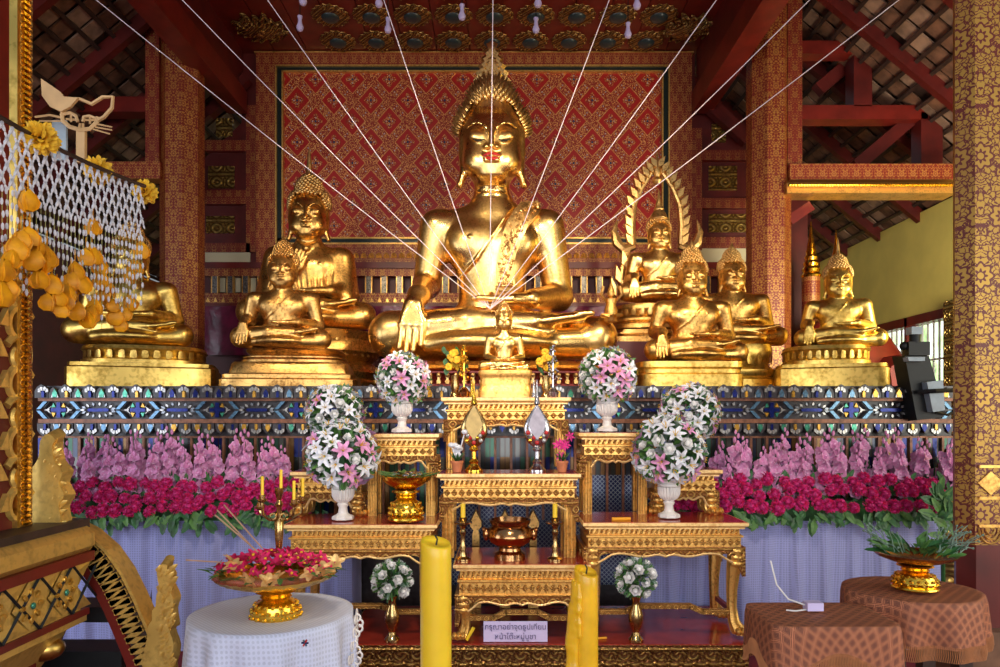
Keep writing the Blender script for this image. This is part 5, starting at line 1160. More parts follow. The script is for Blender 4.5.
# notice on the plinth
nb = empty('notice_card', at(515, 641, 3.64)); tag(nb, 'lilac card with a two-line printed Thai notice on the red plinth', 'sign')
p = at(484, 640, 3.64); u = 3.64/F; b = MB(); b.box((at(515.5,0,3.64).x, 3.64+.01, JZ+10.5*u), (64*u, .006, 20*u), rx=-.12); b.build('card', 'paper', nb, False)
for k, (tx, dz, sz) in enumerate((('กรุณาอย่าจุดธูปเทียน', 13.0, 6.6), ('หน้าโต๊ะหมู่บูชา', 3.6, 6.6))):
    cv = bpy.data.curves.new('notice_text', 'FONT'); cv.body = tx; cv.size = sz*u*1.12; cv.align_x = 'CENTER'; cv.materials.append(M['ink']); cv.extrude = .0008
    o_ = bpy.data.objects.new('notice_source', cv); COL.objects.link(o_); bpy.context.view_layer.update(); me = bpy.data.meshes.new_from_object(o_.evaluated_get(bpy.context.evaluated_depsgraph_get())); bpy.data.objects.remove(o_); o = bpy.data.objects.new('notice_text', me); COL.objects.link(o); o.parent = nb; o.location = Vector((at(515.5,0,3.64).x, 3.64-.0+(dz-10.5)*u*.12+.001, JZ+dz*u))-worg(nb); o.rotation_euler = (PI/2-.12, 0, 0)
# stubs on the plinth
b = MB(); c = at(469, 641, 3.63); b.tube([c+Vector((-.012,0,.006)), c+Vector((.025,.0,.07))], .009, 8); tag(b.build('candle_stub', 'wax'), 'yellow candle stub leaning on the red plinth by the tall front candle', 'candle')
b = MB(); c = at(590, 637, 3.68); c.z = JZ+.006; b.tube([c, c+Vector((.09,.02,0))], .006, 8); tag(b.build('candle_stub', 'wax_orange'), 'thin orange candle stub lying on the red plinth', 'candle')
b = MB(); c = at(612, 515, 3.75); c.z = IZt+.008; b.tube([c, c+Vector((.1,.01,0))], .009, 8); tag(b.build('lighter', 'wax_orange'), 'orange-red lighter lying on the large claw-footed altar table', 'lighter')
# ------------------------------------------------------------------ flower banks on draped tables
YD = 4.4; DZ = at(0, 522, YD).z
def drape(px0, px1, lab, seed):
    x0, x1 = at(px0,0,YD).x, at(px1,0,YD).x; rt = empty('draped_table', ((x0+x1)/2, YD+.12, 0)); tag(rt, lab, 'table')
    b = MB(); b.bbox((x0+.03, YD+.04, .02), (x1-.03, YD+.27, DZ-.01)); b.build('table_box', 'dark', rt, False)
    n = int((x1-x0)/.012); m = 14; vs = []; rn = random.Random(seed); ph = [rn.uniform(0, 6) for _ in range(4)]
    for j in range(m+1):
        t = j/m; z = DZ*(1-t)+.004
        for i in range(n+1):
            x = x0+(x1-x0)*i/n; a = .4+.6*t
            y = YD+.012-a*(.018*math.sin(x*38+ph[0]+.6*math.sin(x*5+ph[1]))+.010*math.sin(x*71+ph[2])+.012*math.sin(x*13+ph[3]+t*1.5))
            vs.append((x, y, z))
    fs = [(j*(n+1)+i, (j+1)*(n+1)+i, (j+1)*(n+1)+i+1, j*(n+1)+i+1) for j in range(m) for i in range(n)]
    o = len(vs); vs += [(x0+(x1-x0)*i/n, YD+.3, DZ+.004) for i in range(n+1)]; fs += [(i, i+1, o+i+1, o+i) for i in range(n)]
    k = len(vs); vs += [(x1, YD+.3, .004), (x0, YD+.3, .004)]; fs += [(n, m*(n+1)+n, k, o+n), (0, o, k+1, m*(n+1))]
    b = MB(); b.add(vs, fs); b.build('lace_drape', 'lace', rt, 'all'); return rt
drape(60, 352, 'long table under a pleated lilac-white lace drape, candelabra side', 1)
drape(645, 944, 'long table under a pleated lilac-white lace drape, behind the brocade tables', 2)
def petal(b, c, d, n, ln, w, mi=0, curl=.2):
    """cupped petal from c along d, facing n"""
    d = d.normalized(); s_ = d.cross(n); s_ = s_.normalized() if s_.length > 1e-6 else d.orthogonal().normalized(); n = s_.cross(d)
    p = [c, c+d*ln*.45+s_*w*.5+n*ln*curl*.4, c+d*ln*.5+n*ln*curl*.05, c+d*ln*.45-s_*w*.5+n*ln*curl*.4, c+d*ln*.85+s_*w*.3+n*ln*curl*-.2, c+d*ln-n*ln*curl*.5, c+d*ln*.85-s_*w*.3-n*ln*curl*.2]
    b.add(p, [(0,1,2),(0,2,3),(1,4,5,2),(2,5,6,3)], mi)
def gladiolus(seed):
    rn = random.Random(seed); b = MB(); H_ = .45; lean = rn.uniform(-.05, .05)
    def ax(t): return Vector((lean*t*t, -.02*t, H_*t))
    b.tube([ax(t) for t in (0,.3,.6,1)], [.006,.005,.004,.002], 5, mi=2)
    n = 15
    for k in range(n):
        t = .2+.78*k/n; sz = .058*(1.1-.68*(k/n)**1.6); a = k*2.4+rn.uniform(-.3,.3); d = Vector((math.cos(a)*.85, -abs(math.sin(a))*.9-.1, .35)).normalized(); c = ax(t)+d*.012
        if k > n-5: b.ball(c+d*.006, (sz*.28,sz*.28,sz*.55), 6, 4, mi=0); continue
        e1 = d.orthogonal().normalized(); e2 = d.cross(e1); r0 = rn.random()
        for j in range(6):
            q = 2*PI*j/6+r0; rd = (e1*math.cos(q)+e2*math.sin(q)); petal(b, c, rd*.9+d*.6, d, sz*(1.0 if j % 2 else .85), sz*.95, 0 if j % 2 else 1, .35)
    for k in range(3): a = rn.uniform(-2.6, -.5); petal(b, ax(.02+.05*k), Vector((math.cos(a)*.3, math.sin(a)*.25, 1)), Vector((0,-1,0)), .2, .025, 2, .1)
    return b.mesh('gladiolus_spike', ['orchid','orchid_light','leaf'], False)
GL = [gladiolus(i) for i in range(6)]
def carnation(seed):
    rn = random.Random(seed); b = MB(); r_ = .038
    for k in range(44):
        ph = math.acos(1-1.25*(k+.5)/44); a = k*2.39996; d = Vector((math.sin(ph)*math.cos(a), math.sin(ph)*math.sin(a), math.cos(ph)))
        s_ = d.orthogonal().normalized(); u_ = d.cross(s_); q = rn.uniform(0, 6); e = s_*math.cos(q)+u_*math.sin(q); f_ = d.cross(e); w = r_*.42; L0 = r_*rn.uniform(.85, 1.1)
        b.add([d*L0*.45, d*L0+e*w, d*L0*.92+e*w*.35+f_*w*.22, d*L0*1.06-f_*w*.05, d*L0*.92-e*w*.35+f_*w*.22, d*L0-e*w], [(0,1,2),(0,2,3),(0,3,4),(0,4,5)], k % 2)
    b.lathe([(.003,-.05),(.005,-.02),(.010,-.008)], (0,0,0), 8, mi=2); b.ball((0,0,.012), (.02,.02,.02), 8, 6, mi=0)
    return b.mesh('carnation', ['carnation','carnation_red','leaf'], False)
CA = [carnation(i) for i in range(4)]
def put(name, me, loc, rot, sc, label, cat, group):
    o = bpy.data.objects.new(name, me); COL.objects.link(o); o.location = loc; o.rotation_euler = rot; o.scale = (sc, sc, sc); tag(o, label, cat, group); return o
rn = random.Random(21)
for side, (pa, pb_, ga, nm) in enumerate(((68, 318, (68, 285), 'between the gilded pulpit and the candelabra'), (672, 946, (700, 950), 'behind the brown brocade tables'))):
    # pink spikes, two staggered rows
    for row, (Y, n, zz, s0) in enumerate(((4.56, 15 if side == 0 else 17, 502, 1.02), (4.48, 14 if side == 0 else 16, 507, .92))):
        for k in range(n):
            px = ga[0]+(ga[1]-ga[0])*(k+.5*(row))/(n-.5)+rn.uniform(-2, 2); c = at(px, zz+rn.uniform(-5, 5), Y); lean = rn.uniform(-.12,.12)
            if side == 1 and k > n-4: lean += .16*(k-n+4)
            put('gladiolus_spike', GL[rn.randrange(6)], c, (rn.uniform(0,.12), lean, rn.uniform(-.5,.5)), s0*rn.uniform(.9,1.08), 'mauve-pink gladiolus spike in the flower bank '+nm, 'flower', 'gladiolus spikes '+nm)
    for row, (py, Y, n) in enumerate(((485, 4.42, 20), (496, 4.37, 20), (508, 4.33, 21))):
        for k in range(n):
            px = pa+(pb_-6-pa)*(k+.5*(row % 2))/(n-.5)+rn.uniform(-2.5,2.5)
            if 292 < px < 330 and row == 0 and side == 0: pass
            put('carnation', CA[rn.randrange(4)], at(px, py+rn.uniform(-4,4)-(3 if side else -1), Y), (1.15+rn.uniform(-.3,.2), rn.uniform(-.35,.35), rn.uniform(-.4,.4)), rn.uniform(.95,1.25), 'magenta carnation in the flower bank '+nm, 'flower', 'carnations '+nm)
    b = MB()
    for k in range(150):     # hanging leaves under the carnations
        px = pa-6+(pb_-pa+12)*rn.random(); c = at(px, 508+rn.uniform(0, 12), 4.33+rn.uniform(-.01,.03)); a = rn.uniform(-.9,.9); ln = rn.uniform(.05,.12)
        c.y = 4.335; petal(b, c, Vector((math.sin(a), -.35, -math.cos(a)*rn.uniform(.5,1))), Vector((0,-1,.3)), ln, ln*.42, rn.choice((0,0,1)), .15)
    for k in range(170):
        px = pa+(pb_-pa)*rn.random(); c = at(px, 482+rn.uniform(0, 34), 4.45); a = rn.uniform(-1.3,1.3); petal(b, c, Vector((math.sin(a), -.3, math.cos(a))), Vector((0,-1,.2)), rn.uniform(.06,.12), .035, rn.choice((0,0,1)), .15)
    a0, a1 = at(pa,0,4.5).x, at(pb_-3,0,4.5).x
    o = b.build('foliage', ['leaf','leaf_light'], None, False); tag(o, 'green leaves spilling over the lace drape '+nm, 'leaves', kind='stuff')
    b = MB(); b.bbox((a0, 4.42, DZ+.004), (a1, 4.62, DZ+.13)); tag(b.build('planter_trough', 'leaf', smooth=False), 'narrow green trough hidden in the flower bank '+nm, 'planter')
# ------------------------------------------------------------------ white and pink bouquets
def lily_mesh(mat, sc=1.0):
    b = MB(); r_ = .062*sc
    for k in range(6):
        t = 2*PI*k/6; d = Vector((math.cos(t), math.sin(t), .55)); petal(b, Vector((0,0,0)), d, Vector((0,0,1)), r_*(1 if k % 2 else .9), r_*.44, 0, .35)
    for k in range(4): t = 2*PI*k/4; b.tube([(0,0,0), (math.cos(t)*.012, math.sin(t)*.012, .035)], .0015, 4, mi=1)
    b.lathe([(.002,-.06),(.005,-.02),(.008,.004)], (0,0,0), 6, mi=2)
    return b.mesh('lily', [mat, 'marigold', 'leaf_light'], False)
def rose_mesh(mat, sc=1.0):
    b = MB(); r_ = .03*sc
    b.ball((0,0,.004), (r_*.55, r_*.55, r_*.6), 8, 6)
    for ring, (n, rr, h_, tilt) in enumerate(((4,.55,1.1,.25),(5,.8,.9,.5),(6,1.05,.55,.9))):
        for k in range(n):
            t = 2*PI*(k+.5*ring)/n; d = Vector((math.cos(t)*tilt, math.sin(t)*tilt, 1)).normalized(); o = Vector((math.cos(t), math.sin(t), 0)); s_ = Vector((-math.sin(t), math.cos(t), 0)); w = r_*rr*.85
            p0 = o*r_*rr*.5-Vector((0,0,r_*.6)); v = [p0-s_*w*.4, p0+s_*w*.4, p0+d*r_*h_+s_*w+o*r_*rr*.15-o*w*.3, p0+d*r_*h_*1.15+o*r_*rr*.4, p0+d*r_*h_-s_*w+o*r_*rr*.15-o*w*.3]
            b.add(v, [(0,1,2,3),(0,3,4)], 0)
    b.lathe([(.002,-.06),(.004,-.03),(.012,-.014)], (0,0,0), 6, mi=1)
    return b.mesh('rose', [mat, 'leaf_light'], True)
LW, LP, RW = lily_mesh('white_petal'), lily_mesh('lily_pink'), rose_mesh('rose_petal')
def bouquet(label, px, py, Y, rpx, seed, group=None, base_pt=None, kinds='mix', n=66, fs=1.0, name='flower_bouquet'):
    c = at(px, py, Y); r_ = rpx/F*Y; rn = random.Random(seed*17+3); rt = empty(name, c-Vector((0,0,r_*.9))); tag(rt, label, 'bouquet')
    base = worg(rt); b = MB()
    for k in range(230):
        u = rn.uniform(-1,1); a = rn.uniform(0,2*PI); q = math.sqrt(1-u*u); d = Vector((q*math.cos(a), q*math.sin(a), u)); petal(b, c+d*r_*.55, d+Vector((rn.uniform(-.5,.5), rn.uniform(-.5,.5), rn.uniform(-.5,.5))), Vector((rn.uniform(-1,1),-1,rn.uniform(-1,1))), r_*rn.uniform(.35,.52), r_*.14, rn.choice((0,1,1,2)), .1)
    b.tube([c-Vector((0,0,r_*1.15)), c], r_*.12, 8, mi=0)
    b.build('foliage', ['leaf','leaf_light','leaf_grey'], rt, False)
    for k in range(n):
        u = 1-2*(k+.5)/n; a = k*2.39996+seed; q = math.sqrt(max(0, 1-u*u)); d = Vector((q*math.cos(a), q*math.sin(a), u))
        if u < -.86: continue
        if kinds == 'mix': w = rn.random(); nm, me = ('lily', LP) if w < .2 else (('rose', RW) if w < .5 else ('lily', LW))
        else: nm, me = 'rose', RW
        o = bpy.data.objects.new(nm, me); COL.objects.link(o); o.parent = rt
        o.location = c+d*r_*(.82 if nm == 'lily' else .86)-base
        o.rotation_euler = (d+Vector((rn.uniform(-.3,.3), rn.uniform(-.3,.3), rn.uniform(-.2,.35)))).to_track_quat('Z', 'Y').to_euler(); s_ = fs*rn.uniform(.8,1.1)*r_/.19*(.78 if nm == 'rose' and kinds == 'mix' else 1); o.scale = (s_, s_, s_)
    return rt
bouquet('round bouquet of white and pink lilies on the tall table behind the gold bowl', 403, 379, 4.08, 29, 1)
bouquet('round bouquet of white and pink lilies on the tall table, brocade-table side', 608, 376, 4.08, 31, 2)
bouquet('large round white and pink bouquet in front, above the urn near the candelabra', 342, 455, 3.82, 38, 3)
bouquet('large round white and pink bouquet in front, above the urn on the claw-footed table', 669, 451, 3.82, 38, 4)
bouquet('round white and pink bouquet peeping above the front one on the candelabra side', 335, 413, 4.08, 31, 5)
bouquet('round white and pink bouquet peeping above the front one on the brocade-table side', 689, 413, 4.08, 32, 6)
for px, py, lab, bl in ((392, 580, 'slender brass vase on the plinth beside the tall yellow candle', 'small bouquet of ivory roses beside the tall yellow candle'), (636, 578, 'slender brass vase on the plinth under the claw-footed altar table', 'small bouquet of ivory roses under the claw-footed altar table')):
    Y = 3.66; c = at(px, 0, Y); c.z = JZ+.003; u = Y/F; rt = empty('brass_vase', c); tag(rt, lab, 'vase')
    b = MB(); b.lathe([(7.5*u,0),(7.5*u,2*u),(4*u,6*u),(3.2*u,9*u),(5.5*u,14*u),(7.5*u,21*u),(7*u,28*u),(4.2*u,35*u),(3.6*u,40*u),(5.5*u,45*u),(5*u,45*u),(3*u,38*u)], c, 32); b.build('vase_body', 'brass', rt)
    bouquet(bl, px, py, Y, 22, int(px), kinds='rose', n=24, fs=1.35)
# ------------------------------------------------------------------ round table with lace cloth and the offering
def cloth_round(rt, c, r_, drop, mat, folds, amp, seed, name='cloth', corner=0, thick=.0, uvs=1.0, square=None, yr=1.0):
    """cloth over a top: flat disc, then skirt falling in folds; corner>0 adds hanging corner points"""
    rn = random.Random(seed); nseg = 144; prof = [0,.25,.5,.75,.93,1.0]; vs = []; fs = []; uv = []
    ph = rn.uniform(0,6)
    def plan(a):
        ca, sa = math.cos(a), math.sin(a)
        if square: q = (abs(ca)**square[2]+abs(sa)**square[2])**(-1/square[2]); return Vector((ca*q*square[0], sa*q*square[1], 0))
        return Vector((ca*r_, sa*r_*yr, 0))
    rows = 16
    for i in range(nseg):
        a = 2*PI*i/nseg; P_ = plan(a)
        for t in prof: vs.append(c+P_*t); uv.append((P_.x*t*uvs, P_.y*t*uvs))
        dl = drop*(1+corner*abs(math.sin(2*a))**2)
        for j in range(1, rows+1):
            t = j/rows; k = amp*t**.7*(math.sin(folds*a+ph+.7*math.sin(3*a))*.6+.4*math.sin(folds*1.7*a+ph*2)); out = 1+.03*t+k+.02*min(1, t*6)
            p = P_*out; sag = -.012*(1-math.exp(-t*8)) ; vs.append(c+Vector((p.x, p.y, -dl*t))); uv.append((P_.x*uvs+P_.normalized().x*dl*t*uvs, P_.y*uvs+P_.normalized().y*dl*t*uvs))
    m = len(prof)+rows
    for i in range(nseg):
        i2 = (i+1) % nseg
        for j in range(m-1): fs.append((i*m+j, i*m+j+1, i2*m+j+1, i2*m+j))
    b = MB(); b.add(vs, fs); o = b.build(name, mat, rt, 'all'); me = o.data; ul = me.uv_layers.new(name='UVMap')
    for l in me.loops: ul.data[l.index].uv = uv[l.vertex_index]
    me.validate(); return o, vs, m
TY = 2.72; tz = ZC-(612-HZ)/F*TY+.0; tc_ = Vector((at(272.5,0,TY).x, TY, tz)); tr = 79/F*TY
rt = empty('round_table', (tc_.x, tc_.y, 0)); tag(rt, 'round side table standing under a white embroidered cloth', 'table')
b = MB(); b.lathe([(.2,0),(.2,.03),(.03,.06),(.03,tz-.03)], (tc_.x,tc_.y,0), 20); b.build('pedestal_leg', 'dark', rt)
b = MB(); b.lathe([(tr-.01,tz-.03),(tr-.01,tz-.004)], (tc_.x,tc_.y,0), 48); b.build('tabletop', 'dark', rt)
cl, vs, m_ = cloth_round(None, tc_, tr, .48, 'table_cloth', 10, .15, 4, 'tablecloth')
tag(cl, 'white cloth with small embroidered flowers and a scalloped lace edge on the round table', 'tablecloth'); cl['wo'] = list(cl.location)
b = MB(); rn = random.Random(8)     # crocheted edge hanging at the side, and stitched flowers
for j in range(9):
    for k in range(5):
        a = .25-j*.075; R_ = tr*1.035+.004; z = tz-.03-j*.045-k*.0; p = Vector((tc_.x+R_*math.cos(a-.25+k*.07), tc_.y+R_*math.sin(a-.25+k*.07), z)); b.tube([p+Vector((.0, math.cos(q)*.014, math.sin(q)*.018)) for q in [2*PI*i/8 for i in range(8)]], .003, 4, close=True)
for j in range(22):
    R_ = tr*1.07; a = -.02-j*.008; p = Vector((tc_.x+R_*math.cos(a)+.012*math.sin(j*1.1), tc_.y+R_*math.sin(a), tz-.02-j*.02)); b.tube([p+Vector((math.cos(q)*.014, 0, math.sin(q)*.014)) for q in [PI*i/6-PI/2 for i in range(7)]], .004, 4)
b.build('crochet_edging', 'porcelain', cl)
b = MB()
for (px, py, Yq) in ((305, 643, TY-tr*1.035-.012), (252, 622, None)):
    if Yq: c = at(px, py, Yq)
    else: c = Vector((at(px,py,TY-.1).x, TY-.1, tz+.003))
    for k in range(6):
        t = 2*PI*k/6; d = Vector((math.cos(t), 0, math.sin(t))) if Yq else Vector((math.cos(t), math.sin(t), 0)); b.tube([c, c+d*.012], .0035, 5, mi=k % 3)
b.build('embroidered_flowers', ['t_blue','lips','t_sky'], cl)
rt, c, hh, w = phan('gold footed offering bowl on the white round table', 276, 573, 622, 2.66, 118, 50, 'offering_tray')
c0 = c+Vector((0,0,hh)); b = MB(); fb = MB(); yb = MB(); rn = random.Random(9)
for k in range(70):
    a = 2*PI*k/70*3.1; r_ = w*rn.uniform(.55,1.05); p = c0+Vector((math.cos(a)*r_, math.sin(a)*r_*.75, rn.uniform(-.005,.035))); petal(b, p, Vector((math.cos(a), math.sin(a), rn.uniform(-.1,.5))), Vector((0,0,1)), rn.uniform(.04,.07), .022, rn.choice((0,1)), .2)
tag(b.build('leaf_bed', ['leaf','leaf_light'], smooth=False), 'green leaves lining the gold offering bowl on the round table', 'leaves')
proto = None
OR = MB(); 
for k in range(5): t = 2*PI*k/5; petal(OR, Vector((0,0,0)), Vector((math.cos(t), math.sin(t), .5)), Vector((0,0,1)), .026, .017, 0, .3)
OR.ball((0,0,.006), .005, 6, 4, mi=1); om = OR.mesh('red_orchid', ['carnation_red','marigold'], False)
for k in range(74):
    a = k*2.39996; q = math.sqrt((k+.5)/74); p = c0+Vector((math.cos(a)*w*q*.97, math.sin(a)*w*q*.7, .012+.05*(1-q*q)+rn.uniform(0,.02)))
    put('red_orchid', om, p, (rn.uniform(-.2,1.2), rn.uniform(-.6,.6), rn.uniform(0,6)), rn.uniform(.85,1.25), 'crimson orchid blossom heaped in the gold bowl on the round table', 'flower', 'crimson orchids in the offering bowl')
LB = MB()
for k in range(5): t = 2*PI*k/5; petal(LB, Vector((0,0,0)), Vector((math.cos(t), math.sin(t), .4)), Vector((0,0,1)), .036, .024, 0, .25)
lm_ = LB.mesh('frangipani', ['yellow_petal'], False) if 'yellow_petal' in M else LB.mesh('frangipani', ['gilt_top'], False)
for k, (dx, dy, dz) in enumerate(((-.13,-.08,.04),(-.15,-.06,.055),(.05,-.15,.01),(.02,-.16,.0),(.2,-.04,.02),(.16,-.1,.015),(-.06,-.15,.0),(.22,.02,.03))):
    put('frangipani', lm_, c0+Vector((dx,dy,dz)), (rn.uniform(.3,1.1), rn.uniform(-.5,.5), rn.uniform(0,6)), 1.2, 'cream-yellow frangipani at the rim of the gold bowl on the round table', 'flower', 'frangipani on the offering bowl')
for k, (q0, q1) in enumerate((((224,505),(262,548)),((217,510),(255,550)),((215,515),(258,552)),((186,560),(232,563)))):
    b = MB(); b.tube([at(*q0, 2.5), at(*q1, 2.62)], .0028, 5); tag(b.build('incense_stick', 'incense'), 'thin incense stick laid among the crimson orchids', 'incense', 'incense sticks on the offering bowl')
# candelabra standing in the bowl
cc = at(279, 552, 2.68); cb_ = empty('candelabra', cc); tag(cb_, 'brass candelabra with curling arms standing in the flower-filled gold bowl', 'candelabra'); u = 2.68/F
b = MB(); b.lathe([(5*u,-8*u),(5*u,-6*u),(2*u,0),(3.2*u,6*u),(4.2*u,18*u),(4.6*u,30*u),(2.2*u,34*u),(3*u,37*u),(2.4*u,44*u),(4*u,48*u),(2*u,52*u),(3.6*u,58*u),(4.4*u,64*u),(2.5*u,64*u)], cc, 20); b.build('stem', 'brass', cb_)
cups = [(-14, 50, -.03), (18, 46, -.04), (21, 47, .03), (-21, 41, .02)]
for dx, dz, dy in cups:
    b = MB(); s_ = 1 if dx > 0 else -1; e = Vector((dx*u, dy, dz*u)); b.tube([cc+Vector((0,0,38*u)), cc+Vector((s_*5*u, dy*.3, 32*u)), cc+Vector((dx*.6*u, dy*.6, 33*u)), cc+Vector((dx*.95*u, dy, 38*u)), cc+e], 1.3*u, 6)
    b.tube([cc+Vector((s_*5*u, dy*.3, 36*u))+Vector((math.cos(t)*3*u*s_, 0, math.sin(t)*3*u)) for t in [PI*i/5 for i in range(9)]], .9*u, 5)
    b.lathe([(1.5*u,0),(4.5*u,2*u),(4.8*u,3.5*u),(2.8*u,3*u),(3*u,8*u),(2*u,8*u)], cc+e, 14); b.build('curled_arm', 'brass', cb_)
for k, (dx, dz, dy) in enumerate([(-14,56,-.03),(2,62,0),(18,52,-.04),(21.5,53,.03)]):
    b = MB(); o = cc+Vector((dx*u, dy, dz*u)); b.lathe([(1.6*u,0),(1.6*u,20*u),(.3*u,20.5*u)], o, 10); tag(b.build('thin_candle', 'wax'), 'slim yellow candle held by the brass candelabra', 'candle', 'slim candles in the candelabra')
# ------------------------------------------------------------------ big wax candles in front
def big_candle(lab, px, pyt, rpx, Y, drip):
    c = Vector((at(px,0,Y).x, Y, 0)); r_ = rpx/F*Y; zt = ZC-(pyt-HZ)/F*Y; rt = empty('wax_candle', c); tag(rt, lab, 'candle')
    vs = []; fs = []; n = 40; zs = [0,.3,.6,zt-.1,zt-.04,zt-.01,zt]; rn = random.Random(3)
    for j, z in enumerate(zs):
        for i in range(n):
            a = 2*PI*i/n; rr = r_*(1+.012*math.sin(a*3+z*5)); zz = z+(.012*math.cos(a-2.4) if j >= 4 else 0)
            if j == 6: rr *= .9
            vs.append(c+Vector((rr*math.cos(a), rr*math.sin(a), zz)))
    for i in range(n): a = 2*PI*i/n; vs.append(c+Vector((r_*.82*math.cos(a), r_*.82*math.sin(a), zt-.012+.012*math.cos(a-2.4))))
    for j in range(len(zs)): fs += [(j*n+i, j*n+(i+1)%n, (j+1)*n+(i+1)%n, (j+1)*n+i) for i in range(n)]
    fs.append(tuple(len(zs)*n+i for i in range(n))); b = MB(); b.add(vs, fs); b.build('wax_body', 'wax' if not drip else 'wax_amber', rt, 'all')
    b = MB(); b.tube([c+Vector((0,0,zt-.015)), c+Vector((.004,0,zt+.006)), c+Vector((-.003,0,zt+.018))], .0028, 5); b.build('wick', 'wick', rt)
    if drip:
        S = Sculpt((-r_*2.2, -r_*1.5, zt-.62), (r_*1.3, r_*1.4, zt+.03), .0035); rn = random.Random(6)
        for k in range(16):
            a = PI+rn.uniform(-1.15, 1.0); z0 = zt-.03-.02*rn.random(); l = rn.uniform(.08, .5); p = [((r_*(1.0+.05*j+rn.uniform(0,.14)))*math.cos(a+.04*j), r_*(1.0+.03*j)*math.sin(a+.04*j), z0-l*j/4) for j in range(5)]
            for q0, q1 in zip(p[:-1], p[1:]): S.cap(q0, q1, rn.uniform(.004,.008), rn.uniform(.005,.011), .01)
        for k in range(5): z = zt-.12-.1*k; S.cap((-r_*(1.15+.04*k), -.01*k, z), (-r_*(1.3+.05*k), -.01, z-.12), .012, .016, .02)
        S.cap((-r_*.8,0,zt-.012), (-r_*.3,r_*.85,zt-.002), .007, .007, .01); S.cap((-r_*.8,0,zt-.012), (-r_*.3,-r_*.85,zt-.006), .007, .007, .01)
        V, Q = S.surface(); o = bpy.data.objects.new('wax_drips', np_mesh('wax_drips', V, Q, 'wax_amber')); COL.objects.link(o); o.parent = rt
    return rt
M['wax_amber'] = plain('amber_wax', (.9,.5,.02), .3, 0, .12, 14, sss=.25)
big_candle('thick smooth yellow candle, the taller of the two, in front of the altar', 436, 541, 15.5, 2.2, False)
big_candle('thick yellow candle with wax running down one side, the shorter of the two', 586, 570, 12, 2.3, True)
# ------------------------------------------------------------------ brocade tables
def brocade_table(name, lab, clab, c, plan, drop, kind, seed):
    rt = empty(name, (c.x, c.y, 0)); tag(rt, lab, 'table'); b = MB()
    if kind == 'sq': b.box((c.x, c.y, c.z-.02), (plan[0]*1.8, plan[1]*1.8, .03)); b.build('tabletop', 'dark', rt, False)
    else: b.lathe([(plan[0]*.8,-.035),(plan[0]*.8,-.005)], c, 40); b.build('tabletop', 'dark', rt)
    for sx in (-1,1):
        for sy in (-1,1): b = MB(); b.box((c.x+sx*plan[0]*.5, c.y+sy*plan[1]*.5, (c.z-.03)/2), (.05,.05,c.z-.04)); b.build('leg', 'dark', rt, False)
    o, vs, m = cloth_round(None, c, plan[0], drop, 'brocade', 7 if kind != 'sq' else 6, .10 if kind != 'sq' else .03, seed, 'tablecloth', corner=.7 if kind == 'sq' else .0, square=(plan[0], plan[1], 9) if kind == 'sq' else None, yr=plan[1]/plan[0], uvs=2.0)
    tag(o, clab, 'tablecloth'); o['wo'] = list(o.location)
    b = MB(); n = len(vs)//m
    for i in range(n):
        p, q = vs[i*m+m-1], vs[((i+1) % n)*m+m-1]
        for t in (0, .5): a = p+(q-p)*t; b.tube([a+Vector((0,0,.01)), a+Vector((.002,-.002,-.022)), a+Vector((-.002,0,-.045))], .0019, 4)
    b.build('fringe', 'fringe', o)
ty = 2.45; tz1 = ZC-(614-HZ)/F*ty
brocade_table('square_table', 'square low table under the first brown brocade cloth, next to the claw-footed altar table', 'brown diamond-brocade cloth with rust fringe holding the small grey device', Vector((at(819,0,ty).x, ty, tz1)), (.215,.155), .095, 'sq', 3)
ty2 = 2.69; tz2 = ZC-(589-HZ)/F*ty2
brocade_table('round_side_table', 'round side table under the brocade cloth beside the massive near column', 'brown brocade cloth with deep fringe hanging from the round table by the massive column', Vector((at(911,0,ty2).x, ty2, tz2)), (.245,.22), .16, 'rd', 5)
rt, c, hh, w = phan('gold footed bowl with greenery on the round brocade-covered table', 915, 553, 588, 2.66, 74, 42, 'offering_tray', mat='gold_bright', lip='bronze')
c0 = c+Vector((0,0,hh)); b = MB(); rn = random.Random(19)
for k in range(60):
    a = rn.uniform(0, 2*PI); r_ = w*rn.uniform(.1,.9); p = c0+Vector((math.cos(a)*r_, math.sin(a)*r_*.8, rn.uniform(-.01,.02))); petal(b, p, Vector((math.cos(a)*1.2, math.sin(a)*.6, rn.uniform(.1,1))), Vector((0,-.5,1)), rn.uniform(.05,.11), .03, rn.choice((0,1)), .15)
for k in range(70):
    s_ = rn.choice((-1,1,1)); p = c0+Vector((s_*w*rn.uniform(.4,1.0), rn.uniform(-.07,.07), .01)); q = p+Vector((s_*rn.uniform(.0,.10), rn.uniform(-.04,.04), rn.uniform(0,.1))); b.tube([p, (p+q)/2+Vector((0,0,.012)), q], .0018, 4, mi=2)
    if rn.random() < .7: b.ball(q, .005, 5, 4, mi=3)
tag(b.build('greenery', ['leaf','leaf_light','leaf_grey','leaf_grey'], smooth=False), 'green leaves and dry grey sprigs heaped in the gold bowl by the massive column', 'leaves')
dv = empty('grey_device', Vector((at(817,0,ty).x, ty+.03, tz1+.004))); tag(dv, 'small pale grey plastic box with a cable on the square brocade-covered table', 'device')
b = MB(); q = worg(dv); b.box(q+Vector((0,0,.017)), (.056,.042,.028)); b.build('case', 'paper', dv, False)
b = MB(); b.tube([q+Vector((-.03,0,.02)), q+Vector((-.08,.02,.035)), q+Vector((-.11,.05,.08)), q+Vector((-.12,.08,.16))], .003, 5); b.tube([q+Vector((-.03,-.01,.006)), q+Vector((-.07,-.02,.004)), q+Vector((-.1,-.01,.004))], .003, 5); b.build('cable', 'porcelain', dv)
